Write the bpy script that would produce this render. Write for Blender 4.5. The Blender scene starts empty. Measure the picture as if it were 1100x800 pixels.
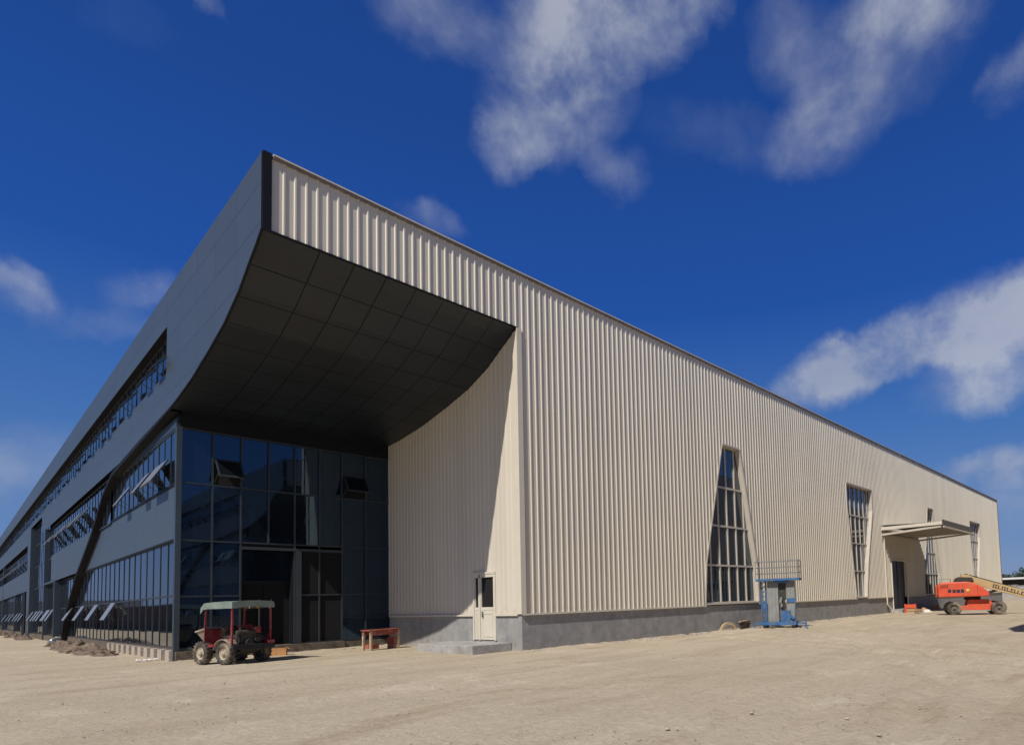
import bpy, math, random
from mathutils import Vector, Matrix, noise
random.seed(7)
scn = bpy.context.scene
COL = scn.collection
R = math.radians

# ------------------------------------------------------------------ materials
def nodes_of(m):
    m.use_nodes = True
    return m.node_tree.nodes, m.node_tree.links

def mat(name, col, rough=.7, metal=0., var=.12, scale=3., bump=0., bscale=20., spec=.5, ior=None, stain=None, sscale=.6):
    m = bpy.data.materials.new(name); N, L = nodes_of(m)
    b = N['Principled BSDF']
    b.inputs['Roughness'].default_value = rough
    b.inputs['Metallic'].default_value = metal
    b.inputs['Specular IOR Level'].default_value = spec
    if ior: b.inputs['IOR'].default_value = ior
    tc = N.new('ShaderNodeTexCoord')
    n = N.new('ShaderNodeTexNoise'); n.inputs['Scale'].default_value = scale; n.inputs['Detail'].default_value = 6
    L.new(tc.outputs['Object'], n.inputs['Vector'])
    r = N.new('ShaderNodeValToRGB')
    r.color_ramp.elements[0].position = .3; r.color_ramp.elements[1].position = .7
    r.color_ramp.elements[0].color = (*[c*(1-var) for c in col], 1)
    r.color_ramp.elements[1].color = (*[min(1, c*(1+var)) for c in col], 1)
    L.new(n.outputs['Fac'], r.inputs['Fac'])
    out = r.outputs['Color']
    if stain:
        n2 = N.new('ShaderNodeTexNoise'); n2.inputs['Scale'].default_value = sscale; n2.inputs['Detail'].default_value = 8
        n2.inputs['Roughness'].default_value = .65
        L.new(tc.outputs['Object'], n2.inputs['Vector'])
        r2 = N.new('ShaderNodeValToRGB'); r2.color_ramp.elements[0].position = .48; r2.color_ramp.elements[1].position = .68
        L.new(n2.outputs['Fac'], r2.inputs['Fac'])
        mx = N.new('ShaderNodeMix'); mx.data_type = 'RGBA'
        L.new(r2.outputs['Color'], mx.inputs['Factor']); L.new(out, mx.inputs['A'])
        mx.inputs['B'].default_value = (*stain, 1); out = mx.outputs['Result']
    L.new(out, b.inputs['Base Color'])
    if bump:
        n3 = N.new('ShaderNodeTexNoise'); n3.inputs['Scale'].default_value = bscale; n3.inputs['Detail'].default_value = 5
        L.new(tc.outputs['Object'], n3.inputs['Vector'])
        bp = N.new('ShaderNodeBump'); bp.inputs['Strength'].default_value = bump; bp.inputs['Distance'].default_value = .03
        L.new(n3.outputs['Fac'], bp.inputs['Height']); L.new(bp.outputs['Normal'], b.inputs['Normal'])
    return m

def panel_mat(name, col, py, pz, joint=.012, rough=.4, metal=0., var=.06, tilt=.004):
    """sheet metal panels: object coords Y/Z grid, narrow joints, each panel slightly its own tone"""
    m = bpy.data.materials.new(name); N, L = nodes_of(m); b = N['Principled BSDF']
    b.inputs['Roughness'].default_value = rough; b.inputs['Metallic'].default_value = metal
    tc = N.new('ShaderNodeTexCoord'); sp = N.new('ShaderNodeSeparateXYZ'); L.new(tc.outputs['Object'], sp.inputs[0])
    def math_(op, a, bb=None, c=None):
        q = N.new('ShaderNodeMath'); q.operation = op
        for i, v in enumerate((a, bb, c)):
            if v is None: continue
            if isinstance(v, (int, float)): q.inputs[i].default_value = v
            else: L.new(v, q.inputs[i])
        return q.outputs[0]
    u = math_('DIVIDE', sp.outputs['Y'], py); v = math_('DIVIDE', sp.outputs['Z'], pz)
    fu = math_('FRACT', u); fv = math_('FRACT', v)
    ju = math_('LESS_THAN', fu, joint/py); jv = math_('LESS_THAN', fv, joint/pz)
    j = math_('MAXIMUM', ju, jv)
    cu = math_('FLOOR', u); cv = math_('FLOOR', v)
    cx = N.new('ShaderNodeCombineXYZ'); L.new(cu, cx.inputs[0]); L.new(cv, cx.inputs[1])
    wn = N.new('ShaderNodeTexWhiteNoise'); wn.noise_dimensions = '3D'; L.new(cx.outputs[0], wn.inputs['Vector'])
    nz = N.new('ShaderNodeTexNoise'); nz.inputs['Scale'].default_value = .7; nz.inputs['Detail'].default_value = 5
    L.new(tc.outputs['Object'], nz.inputs['Vector'])
    t = math_('ADD', math_('MULTIPLY', wn.outputs['Value'], .5), math_('MULTIPLY', nz.outputs['Fac'], .5))
    mx = N.new('ShaderNodeMix'); mx.data_type = 'RGBA'; L.new(t, mx.inputs['Factor'])
    mx.inputs['A'].default_value = (*[c*(1-var) for c in col], 1); mx.inputs['B'].default_value = (*[c*(1+var) for c in col], 1)
    m2 = N.new('ShaderNodeMix'); m2.data_type = 'RGBA'; L.new(j, m2.inputs['Factor'])
    L.new(mx.outputs['Result'], m2.inputs['A']); m2.inputs['B'].default_value = (*[c*.35 for c in col], 1)
    L.new(m2.outputs['Result'], b.inputs['Base Color'])
    # slight per-panel oil-canning
    bp = N.new('ShaderNodeBump'); bp.inputs['Strength'].default_value = .25; bp.inputs['Distance'].default_value = .02
    L.new(nz.outputs['Fac'], bp.inputs['Height']); L.new(bp.outputs['Normal'], b.inputs['Normal'])
    return m

def glass_mat(name, base=(.008, .012, .018), ior=1.9, wob=.06, wscale=.9, tint=(.78,.88,1)):
    m = bpy.data.materials.new(name); N, L = nodes_of(m); b = N['Principled BSDF']
    b.inputs['Roughness'].default_value = .015; b.inputs['IOR'].default_value = ior
    b.inputs['Base Color'].default_value = (*base, 1); b.inputs['Specular Tint'].default_value = (*tint, 1)
    tc = N.new('ShaderNodeTexCoord')
    n = N.new('ShaderNodeTexNoise'); n.inputs['Scale'].default_value = wscale; n.inputs['Detail'].default_value = 1
    L.new(tc.outputs['Object'], n.inputs['Vector'])
    bp = N.new('ShaderNodeBump'); bp.inputs['Strength'].default_value = wob; bp.inputs['Distance'].default_value = .05
    L.new(n.outputs['Fac'], bp.inputs['Height']); L.new(bp.outputs['Normal'], b.inputs['Normal'])
    n2 = N.new('ShaderNodeTexNoise'); n2.inputs['Scale'].default_value = 6; n2.inputs['Detail'].default_value = 6
    L.new(tc.outputs['Object'], n2.inputs['Vector'])
    r = N.new('ShaderNodeMapRange'); r.inputs['From Min'].default_value = .45; r.inputs['From Max'].default_value = .8
    r.inputs['To Min'].default_value = .012; r.inputs['To Max'].default_value = .12
    L.new(n2.outputs['Fac'], r.inputs['Value']); L.new(r.outputs['Result'], b.inputs['Roughness'])
    return m

M = {}
M['cream'] = mat('cream_sheet', (.66, .605, .488), .5, 0, .03, .35)
def sheet_tone(m, splash=1.45):
    N, L = nodes_of(m); b = N['Principled BSDF']; src = b.inputs['Base Color'].links[0].from_socket
    tc = N.new('ShaderNodeTexCoord'); sp = N.new('ShaderNodeSeparateXYZ'); L.new(tc.outputs['Object'], sp.inputs[0])
    def q(op, a, b_=None):
        k = N.new('ShaderNodeMath'); k.operation = op
        for i, v in enumerate((a, b_)):
            if v is None: continue
            if isinstance(v, (int, float)): k.inputs[i].default_value = v
            else: L.new(v, k.inputs[i])
        return k.outputs[0]
    s = q('ADD', sp.outputs['X'], sp.outputs['Y']); c = q('FLOOR', q('DIVIDE', s, .9))
    wn = N.new('ShaderNodeTexWhiteNoise'); wn.noise_dimensions = '1D'; L.new(c, wn.inputs['W'])
    tone = q('ADD', q('MULTIPLY', wn.outputs['Value'], .07), .93)
    ns = N.new('ShaderNodeTexNoise'); ns.inputs['Scale'].default_value = 1.; ns.inputs['Detail'].default_value = 6
    mp = N.new('ShaderNodeMapping'); mp.inputs['Scale'].default_value = (2.2, 2.2, .12); L.new(tc.outputs['Object'], mp.inputs['Vector']); L.new(mp.outputs['Vector'], ns.inputs['Vector'])
    run = q('ADD', q('MULTIPLY', ns.outputs['Fac'], .14), .93)
    vs = N.new('ShaderNodeVectorMath'); vs.operation = 'SCALE'; L.new(src, vs.inputs[0]); L.new(q('MULTIPLY', tone, run), vs.inputs['Scale'])
    # mud splashed on the lowest half metre of the sheets
    n2 = N.new('ShaderNodeTexNoise'); n2.inputs['Scale'].default_value = 3.5; n2.inputs['Detail'].default_value = 7; L.new(tc.outputs['Object'], n2.inputs['Vector'])
    d = q('SUBTRACT', q('ADD', splash+.1, q('MULTIPLY', n2.outputs['Fac'], 1.3)), q('ADD', sp.outputs['Z'], .55))
    mr = N.new('ShaderNodeMapRange'); L.new(d, mr.inputs['Value']); mr.inputs['From Max'].default_value = .7; mr.inputs['To Max'].default_value = .45
    mx = N.new('ShaderNodeMix'); mx.data_type = 'RGBA'; L.new(mr.outputs['Result'], mx.inputs['Factor']); L.new(vs.outputs[0], mx.inputs['A']); mx.inputs['B'].default_value = (.36, .29, .2, 1)
    L.new(mx.outputs['Result'], b.inputs['Base Color'])
sheet_tone(M['cream'])
M['creamtrim'] = mat('cream_trim', (.64, .59, .478), .5, 0, .04, 2)
M['frame'] = mat('window_frame', (.55, .5, .42), .5, 0, .05, 2)
M['coping'] = mat('coping', (.2, .17, .145), .5, 0, .2, 2)
M['plinth'] = mat('plinth_concrete', (.31, .305, .292), .9, 0, .14, 2.5, .5, 14, stain=(.24, .235, .222), sscale=1.7)
sheet_tone(M['plinth'], -.05)
M['concrete'] = mat('concrete', (.38, .37, .35), .9, 0, .15, 3, .4, 18, stain=(.24, .22, .19), sscale=1.2)
M['kerbbrown'] = mat('rough_brown_base', (.13, .105, .075), .95, 0, .4, 5, .6, 12)
M['brick'] = mat('pale_brick', (.42, .36, .29), .9, 0, .2, 9, .5, 16)
M['fascia'] = panel_mat('grey_fascia', (.058, .077, .096), 2.2, 1.15, .02, .42)
M['spandrel'] = panel_mat('grey_spandrel', (.06, .079, .097), .655, 30., .018, .42)
M['darkmetal'] = mat('dark_metal', (.009, .010, .012), .6, 0, .15, 3, spec=.2)
M['trim'] = mat('blue_grey_trim', (.04, .056, .072), .4, 0, .06, 3)
M['mullion'] = mat('mullion', (.03, .038, .045), .4, 0, .1, 3)
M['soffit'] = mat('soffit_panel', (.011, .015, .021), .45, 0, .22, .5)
M['black'] = mat('black_gap', (.004, .004, .004), .9, 0, 0, 1)
M['glass'] = glass_mat('tinted_glass')
M['glass_front'] = glass_mat('front_glass', (.006, .009, .013), 1.9, .03, .7, (.5,.74,1))
M['glass_side'] = glass_mat('side_glass', (.02, .03, .036), 2.1, .05)
M['sashtop'] = mat('sash_sheen_and_sack', (.26, .275, .29), .35, .3, .05, 3)  # pale sky sheen painted on open sashes; also colours a sack
M['roof'] = mat('roof_sheet', (.2, .2, .21), .6)
M['orange'] = mat('orange_paint', (.68, .085, .035), .5, 0, .12, 2, stain=(.42, .15, .08), sscale=3)
M['tan'] = mat('boom_tan', (.5, .36, .17), .5, 0, .12, 2)
M['decal'] = mat('decal_dark', (.03, .025, .05), .5)
M['yellow'] = mat('yellow_mark', (.7, .5, .05), .5)
M['rubber'] = mat('rubber', (.02, .02, .02), .85, 0, .3, 6)
M['mudrubber'] = mat('muddy_rubber', (.07, .06, .05), .95, 0, .4, 6, stain=(.33, .27, .19), sscale=1.6)
M['mudrim'] = mat('muddy_rim', (.42, .36, .26), .9, 0, .2, 8, stain=(.3, .25, .17), sscale=3)
M['greyrim'] = mat('grey_rim', (.13, .11, .09), .9, 0, .3, 6)
M['blue'] = mat('blue_paint', (.03, .12, .29), .6, 0, .25, 3, stain=(.12, .14, .16), sscale=4)
M['alu'] = mat('mast_alu', (.25, .26, .24), .55, .1, .15, 2)
M['rail'] = mat('rail_steel', (.2, .2, .2), .5, .4, .1, 3)
M['red'] = mat('red_paint', (.24, .018, .022), .65, 0, .3, 5, stain=(.22, .1, .07), sscale=4)
M['green'] = mat('green_canvas', (.17, .215, .185), .8, 0, .15, 4, .2, 9, stain=(.24, .28, .22), sscale=1.5)
M['hopper'] = mat('dusty_steel', (.36, .30, .22), .85, 0, .25, 5, stain=(.2, .16, .12), sscale=2.5)
M['engine'] = mat('greasy_engine', (.05, .048, .04), .6, .3, .4, 8)
M['oldsteel'] = mat('old_steel', (.06, .052, .042), .7, .2, .3, 8)
M['redwood'] = mat('red_wood', (.3, .06, .04), .7, 0, .3, 6, stain=(.35, .2, .14), sscale=3)
M['palewood'] = mat('pale_wood', (.48, .36, .22), .85, 0, .2, 7)
M['carton'] = mat('carton', (.5, .25, .1), .85, 0, .15, 5)
M['white'] = mat('white_stuff', (.75, .74, .7), .7, 0, .08, 6)
M['darkwood'] = mat('dark_scrap', (.07, .05, .035), .9, 0, .3, 6)
M['rubble'] = mat('rubble', (.17, .125, .085), .95, 0, .4, 3, .8, 8, stain=(.09, .065, .045), sscale=1.8)
M['stone'] = mat('stone', (.4, .35, .28), .95, 0, .3, 4, .5, 8)
M['leaf'] = mat('far_leaf', (.055, .075, .035), .8, 0, .5, .5)
M['bark'] = mat('bark', (.12, .09, .06), .9, 0, .2, 2)
M['hoard'] = mat('hoarding', (.13, .06, .05), .8, 0, .3, .2, stain=(.07, .05, .045), sscale=.4)
M['shed'] = mat('shed_wall', (.1, .105, .12), .9, 0, .3, .3)
M['coping2'] = mat('brown_board', (.10, .085, .07), .6, 0, .2, 3)
M['navy'] = mat('dark_door', (.012, .014, .02), .4, 0, .2, 2)

def ground_mat():
    m = bpy.data.materials.new('dirt_ground'); N, L = nodes_of(m); b = N['Principled BSDF']
    b.inputs['Roughness'].default_value = .95; b.inputs['Specular IOR Level'].default_value = .15
    tc = N.new('ShaderNodeTexCoord')
    def noise_(s, d=8, r=.6, vec=None, dist=0.):
        n = N.new('ShaderNodeTexNoise'); n.inputs['Scale'].default_value = s; n.inputs['Detail'].default_value = d
        n.inputs['Roughness'].default_value = r; n.inputs['Distortion'].default_value = dist
        L.new(vec or tc.outputs['Object'], n.inputs['Vector']); return n.outputs['Fac']
    def ramp(f, a, b_, ca=(0, 0, 0, 1), cb=(1, 1, 1, 1)):
        r = N.new('ShaderNodeValToRGB'); r.color_ramp.elements[0].position = a; r.color_ramp.elements[1].position = b_
        r.color_ramp.elements[0].color = ca; r.color_ramp.elements[1].color = cb; L.new(f, r.inputs['Fac']); return r.outputs['Color']
    def mix(f, a, b_):
        x = N.new('ShaderNodeMix'); x.data_type = 'RGBA'; L.new(f, x.inputs['Factor'])
        for k, v in (('A', a), ('B', b_)):
            if isinstance(v, tuple): x.inputs[k].default_value = v
            else: L.new(v, x.inputs[k])
        return x.outputs['Result']
    base = ramp(noise_(.13, 9, .62), .3, .7, (.45, .375, .262, 1), (.54, .465, .335, 1))
    # stretched wheel-worn streaks running along the frontage
    mp = N.new('ShaderNodeMapping'); mp.inputs['Rotation'].default_value = (0, 0, R(50)); mp.inputs['Scale'].default_value = (.18, 1.1, 1)
    L.new(tc.outputs['Object'], mp.inputs['Vector'])
    st = ramp(noise_(.9, 8, .62, mp.outputs['Vector'], .6), .47, .68)
    c = mix(st, base, (.425, .35, .245, 1))
    pale = ramp(noise_(.45, 8, .7, None, .5), .55, .72)
    c = mix(pale, c, (.60, .52, .385, 1))
    # small dark crumbs and stones
    v = N.new('ShaderNodeTexVoronoi'); v.inputs['Scale'].default_value = 5; L.new(tc.outputs['Object'], v.inputs['Vector'])
    cr = ramp(v.outputs['Distance'], .06, .12, (1, 1, 1, 1), (0, 0, 0, 1))
    gate = ramp(noise_(1.3, 4, .5), .5, .62)
    mm = N.new('ShaderNodeMath'); mm.operation = 'MULTIPLY'; L.new(cr, mm.inputs[0]); L.new(gate, mm.inputs[1])
    c = mix(mm.outputs[0], c, (.27, .2, .14, 1))
    mp2 = N.new('ShaderNodeMapping'); mp2.inputs['Rotation'].default_value = (0, 0, R(-42)); mp2.inputs['Scale'].default_value = (.35, 1.3, 1); mp2.inputs['Location'].default_value = (4, 2, 0)
    L.new(tc.outputs['Object'], mp2.inputs['Vector'])
    sm_ = ramp(noise_(.5, 10, .72, mp2.outputs['Vector'], .8), .57, .70)
    c = mix(sm_, c, (.375, .295, .195, 1))
    grit = ramp(noise_(9, 8, .75), .35, .65, (.86, .86, .86, 1), (1.1, 1.1, 1.1, 1))
    mg = N.new('ShaderNodeMix'); mg.data_type = 'RGBA'; mg.blend_type = 'MULTIPLY'; mg.inputs['Factor'].default_value = 1
    L.new(c, mg.inputs['A']); L.new(grit, mg.inputs['B']); c = mg.outputs['Result']
    # field of darker soil beyond the site edge is its own object, so nothing else here
    L.new(c, b.inputs['Base Color'])
    h1 = noise_(3.2, 10, .7); h2 = noise_(17, 5, .55)
    ad = N.new('ShaderNodeMath'); ad.operation = 'MULTIPLY_ADD'; L.new(h2, ad.inputs[0]); ad.inputs[1].default_value = .18; L.new(h1, ad.inputs[2])
    bp = N.new('ShaderNodeBump'); bp.inputs['Strength'].default_value = .6; bp.inputs['Distance'].default_value = .13
    L.new(ad.outputs[0], bp.inputs['Height']); L.new(bp.outputs['Normal'], b.inputs['Normal'])
    return m
M['ground'] = ground_mat()
M['field'] = mat('dark_soil', (.09, .07, .045), .95, 0, .4, .2)

# ------------------------------------------------------------------ mesh builder
class MB:
    def __init__(s): s.v = []; s.f = []; s.m = []; s.k = 0; s.mats = []; s.sm = []
    def use(s, name):
        if name not in s.mats: s.mats.append(name)
        s.k = s.mats.index(name); return s
    def face(s, pts, smooth=False):
        i = len(s.v); s.v += [tuple(p) for p in pts]; s.f.append(tuple(range(i, i+len(pts)))); s.m.append(s.k); s.sm.append(smooth)
    def poly(s, verts, faces, smooth=False):
        i = len(s.v); s.v += [tuple(p) for p in verts]
        for f in faces: s.f.append(tuple(i+q for q in f)); s.m.append(s.k); s.sm.append(smooth)
    def box(s, x0, y0, z0, x1, y1, z1):
        v = [(x0,y0,z0),(x1,y0,z0),(x1,y1,z0),(x0,y1,z0),(x0,y0,z1),(x1,y0,z1),(x1,y1,z1),(x0,y1,z1)]
        s.poly(v, [(0,3,2,1),(4,5,6,7),(0,1,5,4),(1,2,6,5),(2,3,7,6),(3,0,4,7)])
    def bar(s, a, b, w, h=None, up=(0,0,1)):
        """rectangular bar between two points"""
        h = w if h is None else h
        a = Vector(a); b = Vector(b); d = (b-a).normalized(); u = Vector(up)
        if abs(d.dot(u)) > .98: u = Vector((0,1,0)) if abs(d.y) < .9 else Vector((1,0,0))
        r = d.cross(u).normalized()*w/2; u = r.cross(d).normalized()*h/2
        v = [a-r-u, a+r-u, a+r+u, a-r+u, b-r-u, b+r-u, b+r+u, b-r+u]
        s.poly(v, [(0,3,2,1),(4,5,6,7),(0,1,5,4),(1,2,6,5),(2,3,7,6),(3,0,4,7)])
    def tube(s, a, b, r, n=10, r2=None):
        r2 = r if r2 is None else r2
        a = Vector(a); b = Vector(b); d = (b-a).normalized(); u = Vector((0,0,1)) if abs(d.z) < .95 else Vector((1,0,0))
        p = d.cross(u).normalized(); q = d.cross(p)
        v = []
        for k in range(n):
            t = 2*math.pi*k/n; w = p*math.cos(t)+q*math.sin(t)
            v += [a+w*r, b+w*r2]
        s.poly(v, [(2*k, 2*((k+1) % n), 2*((k+1) % n)+1, 2*k+1) for k in range(n)], True)
        s.poly([v[2*k] for k in range(n)], [tuple(range(n))]); s.poly([v[2*k+1] for k in range(n)], [tuple(reversed(range(n)))])
    def lathe(s, c, axis, prof, n=24):
        """prof: list of (offset along axis, radius)"""
        c = Vector(c); d = Vector(axis).normalized(); u = Vector((0,0,1)) if abs(d.z) < .9 else Vector((1,0,0))
        p = d.cross(u).normalized(); q = d.cross(p); v = []
        for (o, r) in prof:
            for k in range(n):
                t = 2*math.pi*k/n; v.append(c+d*o+(p*math.cos(t)+q*math.sin(t))*r)
        fs = []
        for i in range(len(prof)-1):
            for k in range(n):
                fs.append((i*n+k, i*n+(k+1) % n, (i+1)*n+(k+1) % n, (i+1)*n+k))
        s.poly(v, fs, True)
    def prism(s, pts, d):
        """polygon pts (3D, planar) pushed by vector d"""
        n = len(pts); d = Vector(d); a = [Vector(p) for p in pts]; v = a+[p+d for p in a]
        s.poly(v, [tuple(range(n)), tuple(reversed(range(n, 2*n)))]+[(k, (k+1) % n, n+(k+1) % n, n+k) for k in range(n)])
    def build(s, name, parent=None, loc=None, rotz=0, bevel=0.):
        me = bpy.data.meshes.new(name); me.from_pydata(s.v, [], s.f)
        for n in s.mats: me.materials.append(M[n])
        me.polygons.foreach_set('material_index', s.m); me.polygons.foreach_set('use_smooth', s.sm); me.update()
        import bmesh
        bm = bmesh.new(); bm.from_mesh(me); bmesh.ops.recalc_face_normals(bm, faces=bm.faces); bm.to_mesh(me); bm.free()
        o = bpy.data.objects.new(name, me); COL.objects.link(o)
        if parent: o.parent = parent
        if loc is not None: o.location = loc
        if rotz: o.rotation_euler = (0, 0, rotz)
        if bevel:
            w = o.modifiers.new('bev', 'BEVEL'); w.width = bevel; w.segments = 2; w.limit_method = 'ANGLE'
        return o
def mb(m): return MB().use(m)
def tag(o, label, cat, group=None, kind=None):
    if label: o['label'] = label
    if cat: o['category'] = cat
    if group: o['group'] = group
    if kind: o['kind'] = kind
    return o
def empty(name, loc=(0,0,0), rotz=0):
    o = bpy.data.objects.new(name, None); COL.objects.link(o); o.location = loc; o.rotation_euler = (0,0,rotz); o.empty_display_size = .5
    return o

# ------------------------------------------------------------------ camera (lens and shift as the photograph's)
CAM = Vector((-14.2353, -18.6967, 1.75))
cd = bpy.data.cameras.new('camera'); co = bpy.data.objects.new('camera', cd); COL.objects.link(co); scn.camera = co
Rw = Matrix(((0.6513442341854041, -0.025588523485855157, -0.7583507869444347),
             (-0.7581492990201893, -0.06276447949948775, -0.6490533572121432),
             (-0.030989175345998314, 0.9977002794321411, -0.06028120297740209)))
co.matrix_world = Matrix.Translation(CAM) @ Rw.to_4x4()
cd.sensor_width = 36; cd.sensor_fit = 'HORIZONTAL'; cd.lens = 36*652/1100
cd.shift_x = (550-700)/1100; cd.shift_y = (605-400)/1100
cd.clip_start = .1; cd.clip_end = 5000

# ------------------------------------------------------------------ building
H = 14.7; X0 = -8.72; XE = 85.0; YE = 140.0; YG = 10.5
bld = empty('factory_building')
tag(bld, 'large factory hall with ribbed cream side wall and dark curved canopy over its glass corner', 'factory', 'matching factory halls of the site')

CURVE = [(0,12.45),(.45,12.18),(.97,11.92),(1.95,11.38),(3.4,10.85),(5.1,10.47),(7.2,10.08),(9.3,9.84),(10.5,9.76),(13,9.66),(16,9.56),(19.7,9.38)]
def cz(y):
    for (a, za), (b, zb) in zip(CURVE, CURVE[1:]):
        if y <= b: return za+(zb-za)*(y-a)/(b-a)
    return CURVE[-1][1]

# side-wall windows (period 37.4 m): wide foot, then wide head
def shp(kind, dx):
    if kind == 'foot': p = [(11.85,1.5),(17.2,1.5),(17.15,3.6),(15.68,10.3),(13.94,10.3),(12.05,3.6)]
    else: p = [(31.95,1.5),(34.0,1.5),(34.6,4.2),(36.05,8.6),(36.05,10.3),(30.9,10.3),(30.9,8.6)]
    return [(x+dx, z) for x, z in p]
WINS = [shp('foot',0), shp('head',0), shp('foot',37.4), shp('head',37.4)]
def zint(P, x):
    zs = []
    for (xa, za), (xb, zb) in zip(P, P[1:]+P[:1]):
        if min(xa, xb) <= x <= max(xa, xb) and xa != xb: zs.append(za+(zb-za)*(x-xa)/(xb-xa))
        elif xa == xb == x: zs += [za, zb]
    return (min(zs), max(zs)) if len(zs) > 1 else None
def xint(P, z):
    return zint([(b, a) for a, b in P], z)
DOOR = [(40.0,.0),(43.8,.0),(43.8,4.6),(40.0,4.6)]

# ribbed sheet: a = coordinate along the wall, intervals(a, eps side)
def ribs(a0, a1, pitch=.30, pan=.205, fl=.026, crown=.042, depth=.035):
    pts = [(a0, 0.)]; k = math.ceil(a0/pitch)
    while k*pitch+pan < a1:
        s = k*pitch
        for dx, d in ((0, 0.), (pan, 0.), (pan+fl, depth), (pan+fl+crown, depth), (pan+2*fl+crown, 0.)):
            if a0 < s+dx < a1: pts.append((s+dx, d))
        k += 1
    pts.append((a1, 0.)); return pts
def depth_at(pts, a, _c={}):
    lo = 0
    import bisect
    key = id(pts)
    if key not in _c: _c[key] = [p[0] for p in pts]
    i = min(max(bisect.bisect_right(_c[key], a)-1, 0), len(pts)-2)
    (u, du), (v, dv) = pts[i], pts[i+1]
    return du+(dv-du)*(a-u)/(v-u) if v > u else du

def ribbed(m, pts, extra, intervals, place):
    xs = sorted(set([round(p[0], 4) for p in pts]+[round(e, 4) for e in extra]))
    for a, b in zip(xs, xs[1:]):
        if b-a < 1e-4: continue
        A = intervals(a+1e-5); B = intervals(b-1e-5); da = depth_at(pts, a); db = depth_at(pts, b)
        for (l0, h0), (l1, h1) in zip(A, B):
            m.face([place(a, da, l0), place(b, db, l1), place(b, db, h1), place(a, da, h0)])

def south_int(x):
    base = 12.47 if x < 0 else 1.4
    out = [(base, H-.1)]
    for P in WINS+[DOOR]:
        if min(p[0] for p in P) < x < max(p[0] for p in P):
            z = zint(P, x)
            if P is DOOR: return [(4.6, H-.1)]
            return [(base, z[0]), (z[1], H-.1)]
    return out
m = mb('cream'); rp = ribs(X0+.24, XE)
ex = [0.]+[p[0] for P in WINS+[DOOR] for p in P]
ribbed(m, rp, ex, south_int, lambda a, d, z: (a, -d, z))
m.build('side_wall', bld)
# wall back-up so nothing shines through
m = mb('coping')  # brown coping; below the cream edge it also paints a shade line
m.box(X0+.27, -.09, H-.1, XE+.06, .3, H-.03); m.use('creamtrim'); m.box(X0+.27, -.11, H-.03, XE+.06, .3, H+.01); m.use('coping'); m.box(XE-.02, -.10, 1.3, XE+.08, .06, H-.1)
m.build('roof_coping', bld)
m = mb('creamtrim')
m.box(-.06, -.075, 1.38, .16, -.002, 12.44); m.box(-.075, -.075, 1.38, -.06, .2, 12.3)
m.box(.16, -.085, 1.33, 12.0-.15, -.002, 1.4); m.box(.0, -.085, 1.33, .16, -.002, 1.378)
for a, b in ((17.2,31.9),(34.05,40.0),(43.8,49.2),(54.6,69.3),(71.45,XE)): m.box(a, -.085, 1.33, b, -.002, 1.4)
m.box(39.9, -.09, 4.6, 43.9, -.056, 4.72); m.box(39.9, -.09, .0, 40.0, -.003, 4.6); m.box(43.8, -.09, .0, 43.9, -.003, 4.6)
m.build('wall_flashing', bld)
# plinth
m = mb('plinth')
m.box(.0, .012, -.4, 40.0, .3, 1.36); m.box(43.8, .012, -.4, XE, .3, 1.36)
m.box(.012, .3, -.4, .3, 1.62, 1.36); m.box(.012, 3.2, -.4, .3, YG, 1.36); m.box(.012, 1.62, -.4, .3, 3.2, .345)
m.build('plinth', bld)

# windows of the side wall
def side_window(P, idx):
    f = mb('frame'); n = len(P)
    cx = sum(p[0] for p in P)/n; czz = sum(p[1] for p in P)/n
    # reveal
    for (xa, za), (xb, zb) in zip(P, P[1:]+P[:1]):
        f.face([(xa,-.07,za),(xb,-.07,zb),(xb,.34,zb),(xa,.34,za)])
        a = Vector((xa, 0, za)); b = Vector((xb, 0, zb)); d = (b-a).normalized(); nrm = Vector((-d.z, 0, d.x))
        if nrm.dot(Vector((cx-xa, 0, czz-za))) > 0: nrm = -nrm
        w = .09
        f.prism([a+Vector((0,-.085,0)), b+Vector((0,-.085,0)), b+nrm*w+Vector((0,-.085,0)), a+nrm*w+Vector((0,-.085,0))], (0,.03,0))
        # inner frame bar
        q = -nrm*.05
        f.prism([a+Vector((0,.165,0)), b+Vector((0,.165,0)), b+q+Vector((0,.165,0)), a+q+Vector((0,.165,0))], (0,.075,0))
    root = f.build('window', bld)
    z0 = min(p[1] for p in P); z1 = max(p[1] for p in P); x0 = min(p[0] for p in P); x1 = max(p[0] for p in P)
    mu = mb('frame'); c = (P[0][0]+P[1][0])/2; k = -4
    tr = [3.55, 5.75, 7.95]
    for k in range(-4, 5):
        x = c+.88*k
        if x0+.1 < x < x1-.1:
            z = zint(P, x)
            if z and z[1]-z[0] > .3: mu.box(x-.05, .18, z[0], x+.05, .24, z[1])
    mn = mb('mullion')
    for k in range(-4, 4):
        x = c+.88*(k+.5)
        if len(P) == 6 and x0+.1 < x < x1-.1:
            mn.box(x-.015, .2, z0, x+.015, .24, min(3.55, zint(P, x)[1]))
    if mn.f: mn.build('glazing_bars', root)
    for z in tr:
        a, b = xint(P, z); mu.box(a+.01, .172, z-.05, b-.01, .235, z+.05)
    mu.build('mullions', root)
    g = mb('glass_side'); g.face([(x, .245, z) for x, z in P]); g.build('pane', root)
for i, P in enumerate(WINS): side_window(P, i)

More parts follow.
